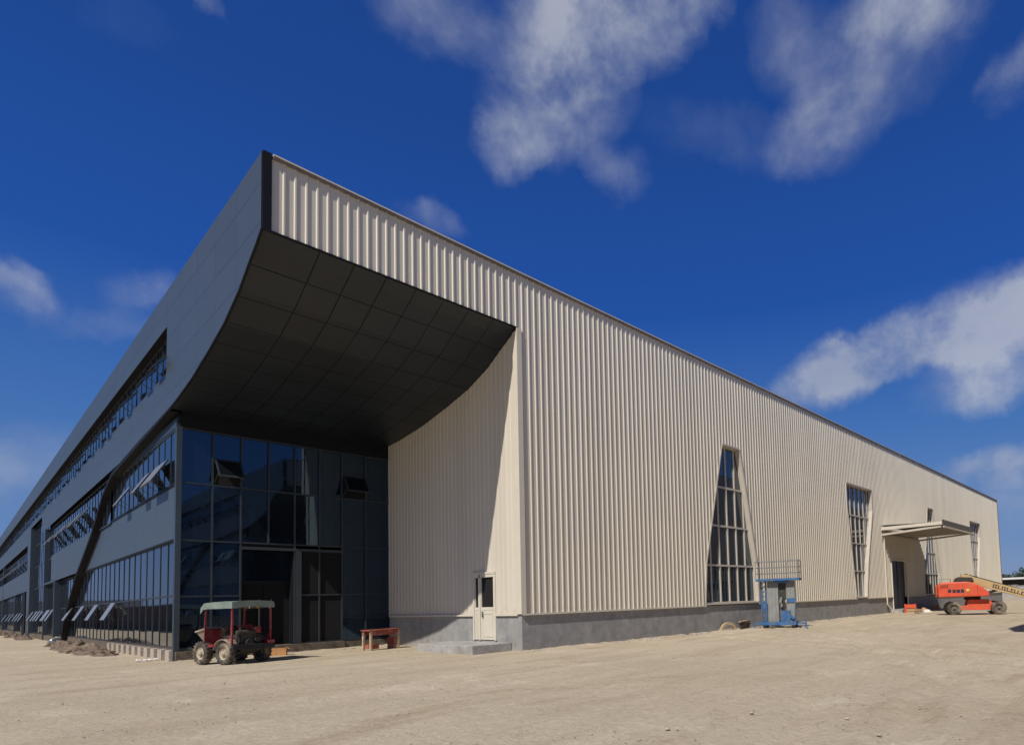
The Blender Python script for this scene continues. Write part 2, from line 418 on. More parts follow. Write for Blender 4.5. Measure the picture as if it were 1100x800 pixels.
# inner wall below the canopy (X = 0, faces -X)
def inner_int(y):
    top = cz(y)+.03
    if 1.62 < y < 3.2: return [(3.0, top)]
    return [(1.4, top)]
m = mb('cream'); rp2 = ribs(.12, YG+.05)
ribbed(m, rp2, [1.62, 3.2]+[c[0] for c in CURVE], inner_int, lambda a, d, z: (-d*.45, a, z))
m.build('entrance_side_wall', bld)
m = mb('creamtrim'); m.box(-.07, .2, 1.32, -.003, 1.62, 1.398); m.box(-.07, 3.2, 1.32, -.003, YG-.1, 1.398); m.build('wall_flashing', bld)
# side door
d = mb('creamtrim')
d.box(-.07, 1.62, 3.0, .06, 3.2, 3.1)
for a, b in ((1.62,1.72),(3.1,3.2),(2.68,2.76)): d.box(-.05, a, .36, .06, b, 3.0)
d.box(-.05, 1.72, 2.88, .06, 3.1, 3.0)
dr = d.build('side_door', bld); dr['label'] = 'cream glazed side door beside the hall corner'
l = mb('creamtrim'); l.box(-.02, 1.73, .38, .04, 2.67, 1.55); l.box(-.02, 2.77, .38, .04, 3.09, 1.55)
for (a, b) in ((1.73, 2.67), (2.77, 3.09)):
    l.box(-.03, a, 1.55, .04, b, 1.68); l.box(-.03, a, 1.68, .04, a+.06, 2.87); l.box(-.03, b-.06, 1.68, .04, b, 2.87)
    l.box(-.035, a+.1, .5, -.02, b-.1, .56); l.box(-.035, a+.1, 1.4, -.02, b-.1, 1.46)
    l.box(-.035, a+.1, .56, -.02, a+.14, 1.4); l.box(-.035, b-.14, .56, -.02, b-.1, 1.4)
l.build('door_leaf', dr)
g = mb('black'); g.box(.01, 1.79, 1.68, .03, 2.61, 2.87); g.box(.01, 2.83, 1.68, .03, 3.03, 2.87); g.build('door_glass', dr)
h = mb('rail'); h.box(-.09, 2.47, 1.28, -.035, 2.52, 1.5); h.build('door_handle', dr)

# soffit panels (curved) and backing
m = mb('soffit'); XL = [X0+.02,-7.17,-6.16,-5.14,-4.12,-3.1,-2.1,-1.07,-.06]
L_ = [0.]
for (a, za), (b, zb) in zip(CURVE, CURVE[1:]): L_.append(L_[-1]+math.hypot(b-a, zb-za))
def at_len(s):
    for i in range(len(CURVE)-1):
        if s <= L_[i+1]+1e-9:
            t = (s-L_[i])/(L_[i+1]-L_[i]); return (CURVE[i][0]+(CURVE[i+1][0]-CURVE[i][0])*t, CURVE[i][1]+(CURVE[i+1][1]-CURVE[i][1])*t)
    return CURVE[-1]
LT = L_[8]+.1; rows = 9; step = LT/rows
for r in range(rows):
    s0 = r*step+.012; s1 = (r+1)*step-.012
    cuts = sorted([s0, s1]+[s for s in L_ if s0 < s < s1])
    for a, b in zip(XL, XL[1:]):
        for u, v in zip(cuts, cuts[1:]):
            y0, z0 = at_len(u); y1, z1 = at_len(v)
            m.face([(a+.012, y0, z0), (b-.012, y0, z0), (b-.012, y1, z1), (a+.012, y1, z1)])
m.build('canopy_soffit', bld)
m = mb('black')
for (a, za), (b, zb) in zip(CURVE[:9], CURVE[1:10]): m.face([(X0+.02,a,za+.035),(-.01,a,za+.035),(-.01,b,zb+.035),(X0+.02,b,zb+.035)])
m.build('soffit_joints', bld)

# dark return at the canopy nose
m = mb('darkmetal'); m.box(X0+.015, -.06, 12.42, X0+.24, .0, H+.03); m.box(X0+.24, -.06, 12.435, .0, .04, 12.468)
m.build('canopy_edge', bld)

# outer skin, left facade (plane X0)
LC = [(19.7,9.38),(22.7,9.2),(25.4,8.5),(28.7,6.8),(31.7,5.7),(34.7,4.65),(40.1,2.0),(41.9,.3),(42.2,-.1)]   # right edge of the skin below the fascia
def yl(z):
    for (a, za), (b, zb) in zip(LC, LC[1:]):
        if zb <= z <= za: return a+(b-a)*(za-z)/(za-zb)
    return LC[-1][0]
def sheet(m, br, f, place):
    br = sorted(set(br))
    for a, b in zip(br, br[1:]):
        for (l0, h0), (l1, h1) in zip(f(a+1e-5), f(b-1e-5)):
            m.face([place(a, l0), place(b, l1), place(b, h1), place(a, h0)])
ZF = 9.35
def upper(y):
    lo = cz(y) if y < 19.7 else ZF
    if y > 11: return [(lo, 11.3), (13.2, H)]
    return [(lo, H)]
m = mb('fascia'); sheet(m, [c[0] for c in CURVE]+[11, 19.7, 57, 67, YE], lambda y: [(cz(y) if y < 19.7 else (10.8 if 57 < y < 67 else ZF), 11.3), (13.2, H)] if y > 11 else [(cz(y), H)], lambda y, z: (X0, y, z))
# thickness at the roof and along the strip opening
m.use('darkmetal')
m.face([(X0,0,H),(X0,YE,H),(X0+.4,YE,H),(X0+.4,0,H)])
m.face([(X0,11,13.2),(X0,YE,13.2),(X0+.32,YE,13.2),(X0+.32,11,13.2)]); m.face([(X0,11,11.3),(X0,YE,11.3),(X0+.32,YE,11.3),(X0+.32,11,11.3)])
m.face([(X0,11,11.3),(X0,11,13.2),(X0+.32,11,13.2),(X0+.32,11,11.3)])
m.build('roof_fascia', bld)
# dark ribbon that follows the curve down to the ground
rb = [(c[0], c[1]) for c in CURVE]+LC[1:]
m = mb('darkmetal')
top = []
for i, (y, z) in enumerate(rb):
    a = Vector(rb[max(i-1, 0)]); b = Vector(rb[min(i+1, len(rb)-1)]); t = (b-a).normalized(); nr = Vector((t.y, -t.x))  # towards lower-right
    w = .05 if y < 9 else (.05+.15*min(1, (y-9)/8))
    top.append((y+nr.x*w, z+nr.y*w))
for i in range(len(rb)-1):
    (y0,z0),(y1,z1) = rb[i], rb[i+1]; (p0,q0),(p1,q1) = top[i], top[i+1]
    m.face([(X0-.015,y0,z0),(X0-.015,y1,z1),(X0-.015,p1,q1),(X0-.015,p0,q0)])
    m.face([(X0-.015,p0,q0),(X0-.015,p1,q1),(X0+.42 if i > 7 else X0+.05,p1,q1),(X0+.42 if i > 7 else X0+.05,p0,q0)])
    m.face([(X0-.015,y0,z0),(X0-.015,y1,z1),(X0+.02,y1,z1),(X0+.02,y0,z0)])
m.build('curved_edge_band', bld)
# skin left of the ribbon: spandrel and columns
m = mb('spandrel')
ys = [yl(6.75), yl(5.7), yl(4.65), 49, 46.3, 54, 57, 67, 70.5, 73, 76, YE]
def low(y):
    if y < yl(4.65):
        # lower boundary is the ribbon
        zz = None
        for (a, za), (b, zb) in zip(LC, LC[1:]):
            if a <= y <= b: zz = za+(zb-za)*(y-a)/(b-a)
        return [(zz, 6.75)] if y > yl(6.75) else []
    if y < 49: return [(4.65, 6.75)]
    if y < 67: return []
    if y < 70.5: return [(.0, ZF)]
    return [(4.65, 6.75)]
sheet(m, ys, low, lambda y, z: (X0+.004, y, z))
m.build('spandrel_panel', bld)
for q in ((X0-.03, 53.7, -.1, X0+.35, 54.15, ZF), (X0-.03, 46.1, -.1, X0+.35, 46.5, 4.65), (X0-.04, 66.7, -.1, X0+.35, 67.2, 10.8), (X0-.03, 85.5, -.1, X0+.3, 85.9, 4.65), (X0-.03, 108, -.1, X0+.3, 108.5, ZF)):
    m = mb('trim'); m.box(*q); m.build('vertical_trim', bld)
m = mb('trim'); m.box(X0-.02, 46.5, 4.6, X0+.3, 53.7, 4.75); m.build('head_trim', bld)

# recessed bay right of the ribbon (plane XR)
XR = -8.42
m = mb('spandrel')
LR = [(a-.0, z) for a, z in LC]
def rec(y):
    zz = 99
    if y > LC[0][0]:
        for (a, za), (b, zb) in zip(LC, LC[1:]):
            if a <= y <= b: zz = za+(zb-za)*(y-a)/(b-a)
    out = []
    t = min(6.9, zz+.3)
    if t > 4.7: out.append((4.7, t))
    return out
sheet(m, [YG+.16, 19.7, 25.4, yl(6.9), 31.7, yl(4.7), 35.6], rec, lambda y, z: (XR, y, z))
m.build('spandrel_panel', bld)
m = mb('trim'); m.box(XR-.02, YG+.16, 9.12, XR+.05, 22.5, 9.5); m.box(XR-.05, YG-.08, .0, XR+.13, YG+.15, 9.12)
m.build('head_trim', bld)
m = mb('darkmetal'); m.box(XR+.05, YG, 9.12, XR+.3, 24, 9.62); m.box(XR-.03, YG+.16, 6.82, XR+.02, 28, 6.93); m.box(XR-.03, YG+.16, 4.62, XR+.02, 34.8, 4.72)
m.build('bay_ledges', bld)

# glazing behind the left facade: glass sheets + mullion grids + open sashes
def glazing(name, y0, y1, z0, z1, xp, pitch, transoms=(), first=None, clip=None, bars='mullion', mw=.05, label=None):
    g = mb('glass')
    # every pane has its own hair of tilt, so the reflections break from pane to pane
    y = y0 if first is None else y0
    cells = []
    while y < y1-.05:
        yy = min(y+pitch, y1); cells.append((y, yy)); y = yy
    lv = [z0]+list(transoms)+[z1]
    rnd = random.Random(int(y0*10+z0*7))
    for a, b in cells:
        for l, h in zip(lv, lv[1:]):
            e = [rnd.uniform(-.003, .003) for _ in range(3)]
            g.face([(xp+.05+e[0], a, l), (xp+.05+e[1], b, l), (xp+.05+e[1]+e[2], b, h), (xp+.05+e[0]+e[2], a, h)])
    root = g.build(name, bld)
    if label: root['label'] = label
    f = mb(bars)
    for a, b in cells[1:]: f.box(xp+.028, a-mw/2, z0, xp+.06, a+mw/2, z1)
    for l in [z0+.03]+list(transoms)+[z1-.03]: f.box(xp+.02, y0, l-.035, xp+.065, y1, l+.035)
    f.build('mullions', root)
    return root, cells
def sash(root, a, b, ztop, zbot, xp, ang, pane='glass', frame='mullion', top='sashtop'):
    """top-hung sash pushed out at the bottom (towards -X); hinge at (xp, ztop)"""
    s = MB(); h = ztop-zbot; ca, sa = math.cos(ang), math.sin(ang)
    def P(y, t, o): # t distance down the sash, o offset outward
        return (xp-.05-t*sa-o*ca, y, ztop-t*ca+o*sa)
    def slab(y0, y1, t0, t1, o0, o1):
        v = [P(y0,t0,o0),P(y1,t0,o0),P(y1,t1,o0),P(y0,t1,o0),P(y0,t0,o1),P(y1,t0,o1),P(y1,t1,o1),P(y0,t1,o1)]
        s.poly(v, [(0,3,2,1),(4,5,6,7),(0,1,5,4),(1,2,6,5),(2,3,7,6),(3,0,4,7)])
    w = .06
    s.use(frame); slab(a+.02, a+.02+w, 0, h, -.02, .03); slab(b-.02-w, b-.02, 0, h, -.02, .03)
    slab(a+.02+w, b-.02-w, 0, w, -.02, .03); slab(a+.02+w, b-.02-w, h-w, h, -.02, .03)
    if top: s.use(top); slab(a+.02, b-.02, .0, h, .031, .036)  # pale sheet paints the reflected sky over the sash face
    s.use(pane); slab(a+.02+w, b-.02-w, w, h-w, -.006, .014)
    # stay arms
    s.use(frame)
    for y in (a+.04, b-.04): s.bar(P(y, h*.8, -.03), (xp-.03, y, zbot+.05), .02)
    s.build('open_sash', root)
GA = 1.31
up, cu = glazing('upper_window_strip', 11.0, YE, 11.3, 13.2, X0+.24, 1.08)
opens = []
for i, (a, b) in enumerate(cu):
    ph = (a-11)/1.08
    grp = int(ph//10); q = int(ph) % 10
    if a < 120 and q in (0, 2, 5) and grp % 1 == 0: opens.append((a, b))
for a, b in opens: sash(up, a, b, 12.26, 11.36, X0+.22, R(38), top=None)
sr, cs = glazing('second_floor_window_strip', YG+.16, 27.5, 6.9, 9.1, XR-.02, 1.05)
for i in (1, 2, 4, 8): sash(sr, cs[i][0], cs[i][1], 8.0, 6.95, XR+.0, R(30))
sl, cs = glazing('second_floor_window_strip', 24.6, 53.7, 6.75, ZF, X0+.2, 1.05)
for i in (6, 9, 10, 13, 16, 17, 20, 23, 25): sash(sl, cs[i][0], cs[i][1], 8.5, 7.5, X0+.2, R(32))
sf, cs = glazing('second_floor_window_strip', 70.5, YE, 6.75, 8.9, X0+.2, 1.05)
for i in range(3, 44, 4): sash(sf, cs[i][0], cs[i][1], 8.15, 7.1, X0+.2, R(32))
gr_, cs = glazing('ground_floor_glazing', YG+.16, 46.1, .45, 4.66, XR+.0, GA, (2.5,), bars='mullion', mw=.06)
for i in (9, 13, 17, 21): sash(gr_, cs[i][0], cs[i][1], 2.46, 1.5, XR+.0, R(27))
gm, cs = glazing('ground_floor_glazing', 46.5, 53.7, .45, 6.75, X0+.2, 1.2, (2.5, 4.7), mw=.06)
for i in (1, 3, 4): sash(gm, cs[i][0], cs[i][1], 2.46, 1.5, X0+.18, R(27))
gs, cs = glazing('stairwell_glazing', 54.15, 66.7, .45, 10.8, X0+.24, 1.25, (2.5, 4.7, 6.8, 8.9), mw=.06)
for i in (1, 3, 5, 8): sash(gs, cs[i][0], cs[i][1], 2.46, 1.5, X0+.2, R(27))
gf, cs = glazing('ground_floor_glazing', 70.5, YE, .45, 4.65, X0+.2, 1.3, (2.5,), mw=.06)
for i in (3, 6, 9, 14, 18, 24): sash(gf, cs[i][0], cs[i][1], 2.46, 1.5, X0+.18, R(27))
m = mb('darkmetal'); m.box(X0+.02, 72.5, -.1, X0+.34, 75.5, 4.6); m.build('service_door', bld)
m = mb('black')   # backing behind all left glazing
m.face([(X0+.36,10.9,9.6),(X0+.36,YE,9.6),(X0+.36,YE,H-.2),(X0+.36,10.9,H-.2)]); m.face([(X0+.42,22,-.3),(X0+.42,YE,-.3),(X0+.42,YE,9.7),(X0+.42,22,9.7)])
m.build('inner_lining', bld)
# base: concrete strip with brick piers
m = mb('kerbbrown'); m.box(XR+.02, YG, -.3, XR+.6, YE, .45); m.box(X0+.04, 42.3, -.3, XR+.02, YE, .4)
m.build('base_wall', bld)
y = YG+.02
while y < 24:
    m = mb('brick'); m.box(XR-.16, y, -.2, XR+.018, y+.66, .40); m.build('brick_pier', bld); y += GA*.98
m = mb('kerbbrown'); m.box(XR+.6, YG-.22, -.3, -2.2, YG+.05, .34); m.box(-2.2, YG-.14, -.3, .0, YG+.05, .3); m.box(XR-.0, YG-.2, -.3, XR+.6, YG-.001, .345)
m.build('base_wall', bld)

# entrance front (plane YG, faces -Y)
XM = [XR+.04,-7.27,-6.28,-5.26,-4.24,-3.22,-2.24,-1.15,-.02]
ZM = [.36,2.46,4.66,6.93,9.08]
g = mb('glass_front'); rnd = random.Random(3)
for a, b in zip(XM, XM[1:]):
    for l, h in zip(ZM, ZM[1:]):
        if -6.3 < a < -3.0 and h < 4.7: continue
        e = [rnd.uniform(-.0035,.0035) for _ in range(3)]
        g.face([(a, YG+.03+e[0], l), (b, YG+.03+e[1], l), (b, YG+.03+e[1]+e[2], h), (a, YG+.03+e[0]+e[2], h)])
front = g.build('entrance_glazing', bld)
f = mb('mullion')
for i, x in enumerate(XM[1:-1]):
    zb = 4.66 if i in (2, ) else .36
    f.box(x-.03, YG-.05, zb, x+.03, YG+.02, 9.08)
for z in ZM:
    if z in (.36, 2.46):
        f.box(XM[0], YG-.04, z-.03, -6.31, YG+.025, z+.03); f.box(-4.21, YG-.04, z-.03, -.02, YG+.025, z+.03)
    else: f.box(XM[0], YG-.04, z-.03, -.02, YG+.025, z+.03)
f.box(-6.25, YG-.07, 4.38, -2.27, YG+.0, 4.5); f.build('mullions', front)
m = mb('darkmetal'); m.box(XR+.14, YG-.02, 9.11, 0, YG+.1, 9.8); m.build('head_panel', bld)
# porch recess with double doors
m = mb('darkmetal'); m.box(-6.28, YG+.03, .3, -6.2, YG+.5, 4.63); m.box(-4.3, YG+.03, .3, -4.24, YG+.5, 4.63); m.box(-6.2, YG+.03, 4.45, -4.3, YG+.5, 4.63)
m.box(-6.2, YG+.4, 2.95, -4.3, YG+.5, 3.1); m.box(-5.29, YG+.42, .34, -5.23, YG+.5, 2.95)
m.use('kerbbrown'); m.box(-6.28, YG+.03, .0, -4.24, YG+.6, .34)
pr = m.build('porch', bld)
g = mb('black'); g.box(-4.22, YG+.02, .37, -2.27, YG+.05, 4.4); g.use('mullion'); g.box(-4.22, YG-.02, 2.43, -2.27, YG+.019, 2.49); g.build('doorway_dark', pr)  # black sheet paints the darkness of an open doorway
g = mb('glass_front'); g.box(-6.2, YG+.44, 3.1, -4.3, YG+.46, 4.45); g.build('fanlight', pr)
g = mb('black'); g.box(-6.2, YG+.45, .36, -5.29, YG+.47, 2.95); g.box(-5.23, YG+.45, .36, -4.3, YG+.47, 2.95); g.build('door_leaf', pr)
m = mb('rail'); m.box(-5.05, YG+.36, 1.0, -5.0, YG+.4, 2.3); m.box(-5.5, YG+.36, 1.0, -5.45, YG+.4, 2.3); m.build('pull_handle', pr)
m = mb('mullion'); m.box(-4.2, YG-.09, .34, -3.98, YG-.05, 4.38); m.build('porch_strip', bld)  # narrow upright strip in mullion colour, just ahead of the glass
# open sashes in the entrance front (pushed out towards -Y)
def fsash(x0, x1, zt, h, ang):
    s = MB(); ca, sa = math.cos(ang), math.sin(ang)
    def P(x, t, o): return (x, YG-.06-t*sa-o*ca, zt-t*ca+o*sa)
    def slab(a, b, t0, t1, o0, o1):
        v = [P(a,t0,o0),P(b,t0,o0),P(b,t1,o0),P(a,t1,o0),P(a,t0,o1),P(b,t0,o1),P(b,t1,o1),P(a,t1,o1)]
        s.poly(v, [(0,3,2,1),(4,5,6,7),(0,1,5,4),(1,2,6,5),(2,3,7,6),(3,0,4,7)])
    s.use('mullion'); slab(x0,x0+.06,0,h,-.02,.03); slab(x1-.06,x1,0,h,-.02,.03); slab(x0+.06,x1-.06,0,.06,-.02,.03); slab(x0+.06,x1-.06,h-.06,h,-.02,.03)
    s.use('glass_front'); slab(x0+.06,x1-.06,.06,h-.06,-.006,.01)
    s.use('mullion')
    for x in (x0+.02, x1-.02): s.bar(P(x, h*.75, -.03), (x, YG-.04, zt-h+.03), .02)
    s.build('open_sash', front)
    k = mb('black'); k.box(x0, YG+.0, zt-h-.03, x1, YG+.024, zt); k.build('window_opening', front)
fsash(-7.22, -6.32, 8.0, .98, R(38)); fsash(-2.2, -1.2, 8.0, .98, R(38))

# dock entrance and its canopy on the side wall
m = mb('navy'); m.box(40.02, .16, .3, 43.78, .2, 4.6); m.box(41.88, .12, .3, 41.94, .16, 4.6)
m.use('creamtrim'); m.face([(40,.0,.3),(40,.2,.3),(40,.2,4.6),(40,.0,4.6)]); m.face([(43.8,.0,.3),(43.8,.2,.3),(43.8,.2,4.6),(43.8,.0,4.6)]); m.face([(40,0,4.598),(43.8,0,4.598),(43.8,.2,4.598),(40,.2,4.598)])
m.use('concrete'); m.box(39.6, -.9, -.2, 44.2, .15, .29)
dd = m.build('loading_door', bld)
CX0, CX1, CD = 37.8, 47.6, 4.95
m = mb('creamtrim')
m.box(CX0, -CD, 7.1, CX0+.08, -.09, 7.36); m.box(CX1-.08, -CD, 7.1, CX1, -.09, 7.36)
m.face([(CX0,-CD,7.32),(CX1,-CD,7.32),(CX1,-.08,7.52),(CX0,-.08,7.52)])
m.use('oldsteel'); m.face([(CX0,-CD,7.28),(CX1,-CD,7.28),(CX1,-.08,7.48),(CX0,-.08,7.48)])
cn = m.build('entrance_canopy', bld)
m = mb('frame')   # frame below the roof sheet
m.bar((CX0+.15, -.09, 6.72), (CX0+.15, -CD+.1, 6.98), .12, .16); m.bar((CX1-.15, -.09, 6.72), (CX1-.15, -CD+.1, 6.98), .12, .16)
for k in range(1, 5): m.bar((CX0+k*(CX1-CX0)/5, -.09, 6.95), (CX0+k*(CX1-CX0)/5, -CD+.1, 6.98), .1, .2)
m.bar((CX0, -.2, 6.72), (CX1, -.2, 6.72), .12, .14)
m.build('canopy_frame', cn)
m = mb('coping2')
xx = CX0
while xx < CX1-.01: # ribbed front board
    m.box(xx, -CD-.06, 6.9, xx+.14, -CD-.0, 7.5); m.box(xx+.14, -CD-.03, 6.9, xx+.28, -CD, 7.5); xx += .28
m.build('canopy_front_board', cn)
m = mb('creamtrim'); m.tube((CX0+.1, -CD-.07, 6.92), (CX1-.1, -CD-.07, 6.92), .07); m.box(CX1-.15, -CD-.1, 6.82, CX1+.05, -CD+.1, 7.1); m.build('canopy_gutter', cn)
m = mb('creamtrim'); m.tube((38.15, -.16, 7.0), (38.15, -.16, .75), .06); m.tube((38.15, -.16, .77), (38.6, -.35, .3), .06); m.tube((38.6,-.35,.31),(38.65,-.36,.05),.06); m.build('drainpipe', bld)

# roof and closing walls
m = mb('roof'); m.face([(X0+.1,.05,H-.25),(XE,.05,H-.25),(XE,YE,H-.25),(X0+.1,YE,H-.25)]); m.build('roof', bld)
m = mb('cream'); m.face([(XE,.0,0),(XE,YE,0),(XE,YE,H-.1),(XE,.0,H-.1)]); m.face([(X0+.3,YE,0),(XE,YE,0),(XE,YE,H),(X0+.3,YE,H)]); m.build('rear_wall', bld)

# ------------------------------------------------------------------ the twin hall opposite (seen in the glass and by its shadow)
def copy_tree(o, parent=None):
    c = o.copy(); COL.objects.link(c)
    if parent: c.parent = parent
    for ch in list(o.children): copy_tree(ch, c)
    return c
tw = copy_tree(bld); tw.scale = (1, -1, 1); tw.location = (4.05-X0, -16.70, 0)
tw['label'] = 'second hall across the yard, mirrored in the entrance glass'

# ------------------------------------------------------------------ ground
def ground():
    def axis(lo, hi, a, b, st):
        s = []; t = a
        while t <= b: s.append(t); t += st
        d = st
        t = b
        while t < hi: d *= 1.45; t += d; s.append(min(t, hi))
        d = st; t = a
        while t > lo: d *= 1.45; t -= d; s.insert(0, max(t, lo))
        return s
    xs = axis(-1500, 1500, -15, 40, .3); ys = axis(-1500, 1500, -19, 30, .3)
    v = []; f = []
    for y in ys:
        for x in xs:
            inner = -15 <= x <= 40 and -19 <= y <= 30
            z = 0
            if inner:
                a = noise.noise(Vector((x*.25, y*.25, 0)))*.035+noise.noise(Vector((x*1.1, y*1.1, 4)))*.02+noise.noise(Vector((x*3., y*3., 9)))*.008
                # old wheel ruts crossing the yard
                for off, ang in ((3.5, .55), (5.1, .55), (9.5, .8), (11.2, .8), (-1.5, .3), (.2, .3), (13., 1.1), (14.6, 1.1)):
                    q = (x+14)*math.sin(ang)-(y+18.7)*math.cos(ang)-off+.9*noise.noise(Vector((x*.1, y*.1, off)))
                    a -= .075*math.exp(-(q/.2)**2)-.02*math.exp(-((abs(q)-.38)/.12)**2)+.012*math.exp(-(q/.3)**2)*math.sin((x+y)*9)
                z = a-.01
                # soil washed up against the wall feet
                wob = .5+.9*noise.noise(Vector((x*1.7, y*1.7, 2)))
                if x > 0 and -.55 < y <= .2: z += .10*wob*max(0, 1+y/.55)
                if XR < x < 0 and 9.6 < y < 10.4: z += .08*wob
            v.append((x, y, z))
    n = len(xs)
    for j in range(len(ys)-1):
        for i in range(n-1): f.append((j*n+i, j*n+i+1, (j+1)*n+i+1, (j+1)*n+i))
    me = bpy.data.meshes.new('ground'); me.from_pydata(v, [], f); me.materials.append(M['ground'])
    me.polygons.foreach_set('use_smooth', [True]*len(f)); me.update()
    o = bpy.data.objects.new('ground', me); COL.objects.link(o); o['kind'] = 'structure'
ground()
m = mb('field'); m.face([(-400,25,.03),(-17.5,25,.03),(-17.5,500,.03),(-400,500,.03)]); fo = m.build('field'); fo['kind'] = 'structure'

# pebbles and clods
def rock(m, c, r, seed, flat=.6):
    rn = random.Random(seed); v = []; n = 6
    rings = [(-.7,.6),(0,1),(.7,.6)]
    for z, rr in rings:
        for k in range(n):
            t = 2*math.pi*k/n+rn.random()*.4; q = r*rr*rn.uniform(.7, 1.15)
            v.append((c[0]+q*math.cos(t), c[1]+q*math.sin(t), c[2]+z*r*flat))
    fs = [tuple(reversed(range(n))), tuple(range(2*n, 3*n))]
    for i in range(2):
        for k in range(n): fs.append((i*n+k, i*n+(k+1) % n, (i+1)*n+(k+1) % n, (i+1)*n+k))
    m.poly(v, fs)
m = mb('stone'); rn = random.Random(11)
for i in range(5200):
    t = rn.random()**1.2; d = 4+t*45; a = rn.uniform(R(2), R(95))
    x = CAM.x+d*math.cos(a); y = CAM.y+d*math.sin(a)
    if (x > X0-.2 and y > YG-.2) or (x > -.1 and y > -.1): continue
    if noise.noise(Vector((x*.3, y*.3, 7))) < -.05: continue
    rock(m, (x, y, .0), rn.uniform(.006, .02)*(2.2 if rn.random() < .04 else 1), i)
# loose bits along the wall feet
for i in range(1500):
    if rn.random() < .6: x = rn.uniform(0, 45); y = -abs(rn.gauss(0, .35))-.05
    else: x = rn.uniform(XR, 0); y = YG-.25-abs(rn.gauss(0, .3))
    rock(m, (x, y, .01), rn.uniform(.015, .05), 5000+i)
o = m.build('gravel'); tag(o, 'scattered pebbles and dry clods lying over the bare yard', 'gravel', kind='stuff')

# earth heap along the left glazing
def heap(name, pts, label, cat, m_='rubble', seed=1):
    """pts: list of (x, y, rx, ry, h)"""
    m = mb(m_); rn = random.Random(seed)
    for (cx, cy, rx, ry, h) in pts:
        n = 22; ring = 7; v = [(cx, cy, h*rn.uniform(.8, 1.1))]; fs = []
        for i in range(1, ring+1):
            for k in range(n):
                t = 2*math.pi*k/n; q = i/ring
                w = 1+.25*noise.noise(Vector((math.cos(t)*2+cx, math.sin(t)*2+cy, seed)))
                x = cx+rx*q*w*math.cos(t); y = cy+ry*q*w*math.sin(t)
                z = h*(1-q**1.6)*(1+.6*noise.noise(Vector((x*2.2, y*2.2, seed))))+.1*h*noise.noise(Vector((x*6, y*6, 3)))-.04*q
                v.append((x, y, z))
        for k in range(n): fs.append((0, 1+k, 1+(k+1) % n))
        for i in range(ring-1):
            for k in range(n): fs.append((1+i*n+k, 1+(i+1)*n+k, 1+(i+1)*n+(k+1) % n, 1+i*n+(k+1) % n))
        m.poly(v, fs, False)
        for q in range(int(14*rx*ry)+8):
            t = rn.uniform(0, 6.28); s = rn.random()**.5
            rock(m, (cx+rx*s*math.cos(t), cy+ry*s*math.sin(t), h*(1-s**1.6)), rn.uniform(.04, .13), q*7+seed)
    return tag(m.build(name), label, cat)
heap('earth_heap', [(-9.3,19.5,.5,1.8,.28),(-9.4,22.5,.6,2.2,.42),(-9.5,26,.7,2.8,.5),(-9.5,30.5,.7,3.2,.42),(-9.4,35,.6,3,.3)], 'long low heap of dug earth and rubble at the foot of the left glazing', 'earth heap')
o = heap('earth_mound', [(17.0,-14.3,.9,.6,.3),(18.6,-14.9,1.1,.8,.42)], 'small sandy mound at the right edge below the big shadow', 'mound', 'stone', 5)
heap('earth_heap', [(-9.5,60,.6,4,.35),(-9.5,72,.7,5,.4),(-9.6,90,.7,8,.4)], 'far strip of dark rubble below the stairwell glazing', 'earth heap', seed=9)

# ------------------------------------------------------------------ concrete step
m = mb('concrete'); m.box(-1.74, .66, -.1, -.0, 4.6, .30)
tag(m.build('concrete_step', bevel=.02), 'low pale concrete slab step under the cream side door', 'step')

# ------------------------------------------------------------------ dumper with green roof
dm = empty('site_dumper', (-7.52, 6.95, 0), R(18))
tag(dm, 'small red site dumper with green canvas roof, muddy wheels and a tipping skip', 'dumper')
def wheel(parent, x, y, r, w, side, tyre='mudrubber', rim='mudrim', lugs=True, name='wheel'):
    t = mb(tyre)
    o = side*w/2
    t.lathe((x, y, r), (side, 0, 0), [(-w/2, r*.6), (-w/2, r*.86), (-w/2+.04, r*.96), (w/2-.04, r*.96), (w/2, r*.86), (w/2, r*.6), (w/2-.03, r*.56)], 28)
    if lugs:
        for k in range(18):
            a = 2*math.pi*k/18
            for s_ in (-1, 1):
                aa = a+(s_*.09)
                c = Vector((x+s_*w*.24, y+math.cos(aa)*r*.955, r+math.sin(aa)*r*.955)); 
                d_ = Vector((0, math.cos(aa), math.sin(aa))); tdir = Vector((w*.22*s_, -math.sin(aa)*.05*r, math.cos(aa)*.05*r))
                t.bar(c-tdir, c+tdir, .05, r*.09, d_)
    wo = t.build(name, parent)
    h = mb(rim); h.lathe((x, y, r), (side, 0, 0), [(w/2-.02, r*.6), (w/2-.05, r*.52), (w/2-.09, r*.3), (w/2-.02, r*.22), (w/2+.0, r*.2), (w/2+.0, .001)], 24)
    for k in range(5):
        a = 2*math.pi*k/5; h.lathe((x, y+math.cos(a)*r*.38, r+math.sin(a)*r*.38), (side, 0, 0), [(w/2-.09, .02), (w/2-.05, .02), (w/2-.05, .001)], 6)
    h.build('rim', wo)
for x, s in ((-.66, -1), (.66, 1)):
    wheel(dm, x, .47, .40, .26, s); wheel(dm, x, -.75, .38, .26, s)
m = mb('engine'); m.box(-.38, -1.1, .42, .38, .85, .58); m.box(-.55, .68, .36, .55, .84, .5); m.box(-.55, -.83, .32, .55, -.68, .46); m.box(-.3,-.2,.3,.3,.3,.42)
m.build('chassis', dm)
m = mb('darkwood').use('rubber'); m.box(-.76, -1.28, .5, .76, -1.12, .66); m.build('rear_bumper', dm)
m = mb('red'); m.box(.5, -1.3, .66, .75, -1.05, .76); m.build('tail_box', dm)
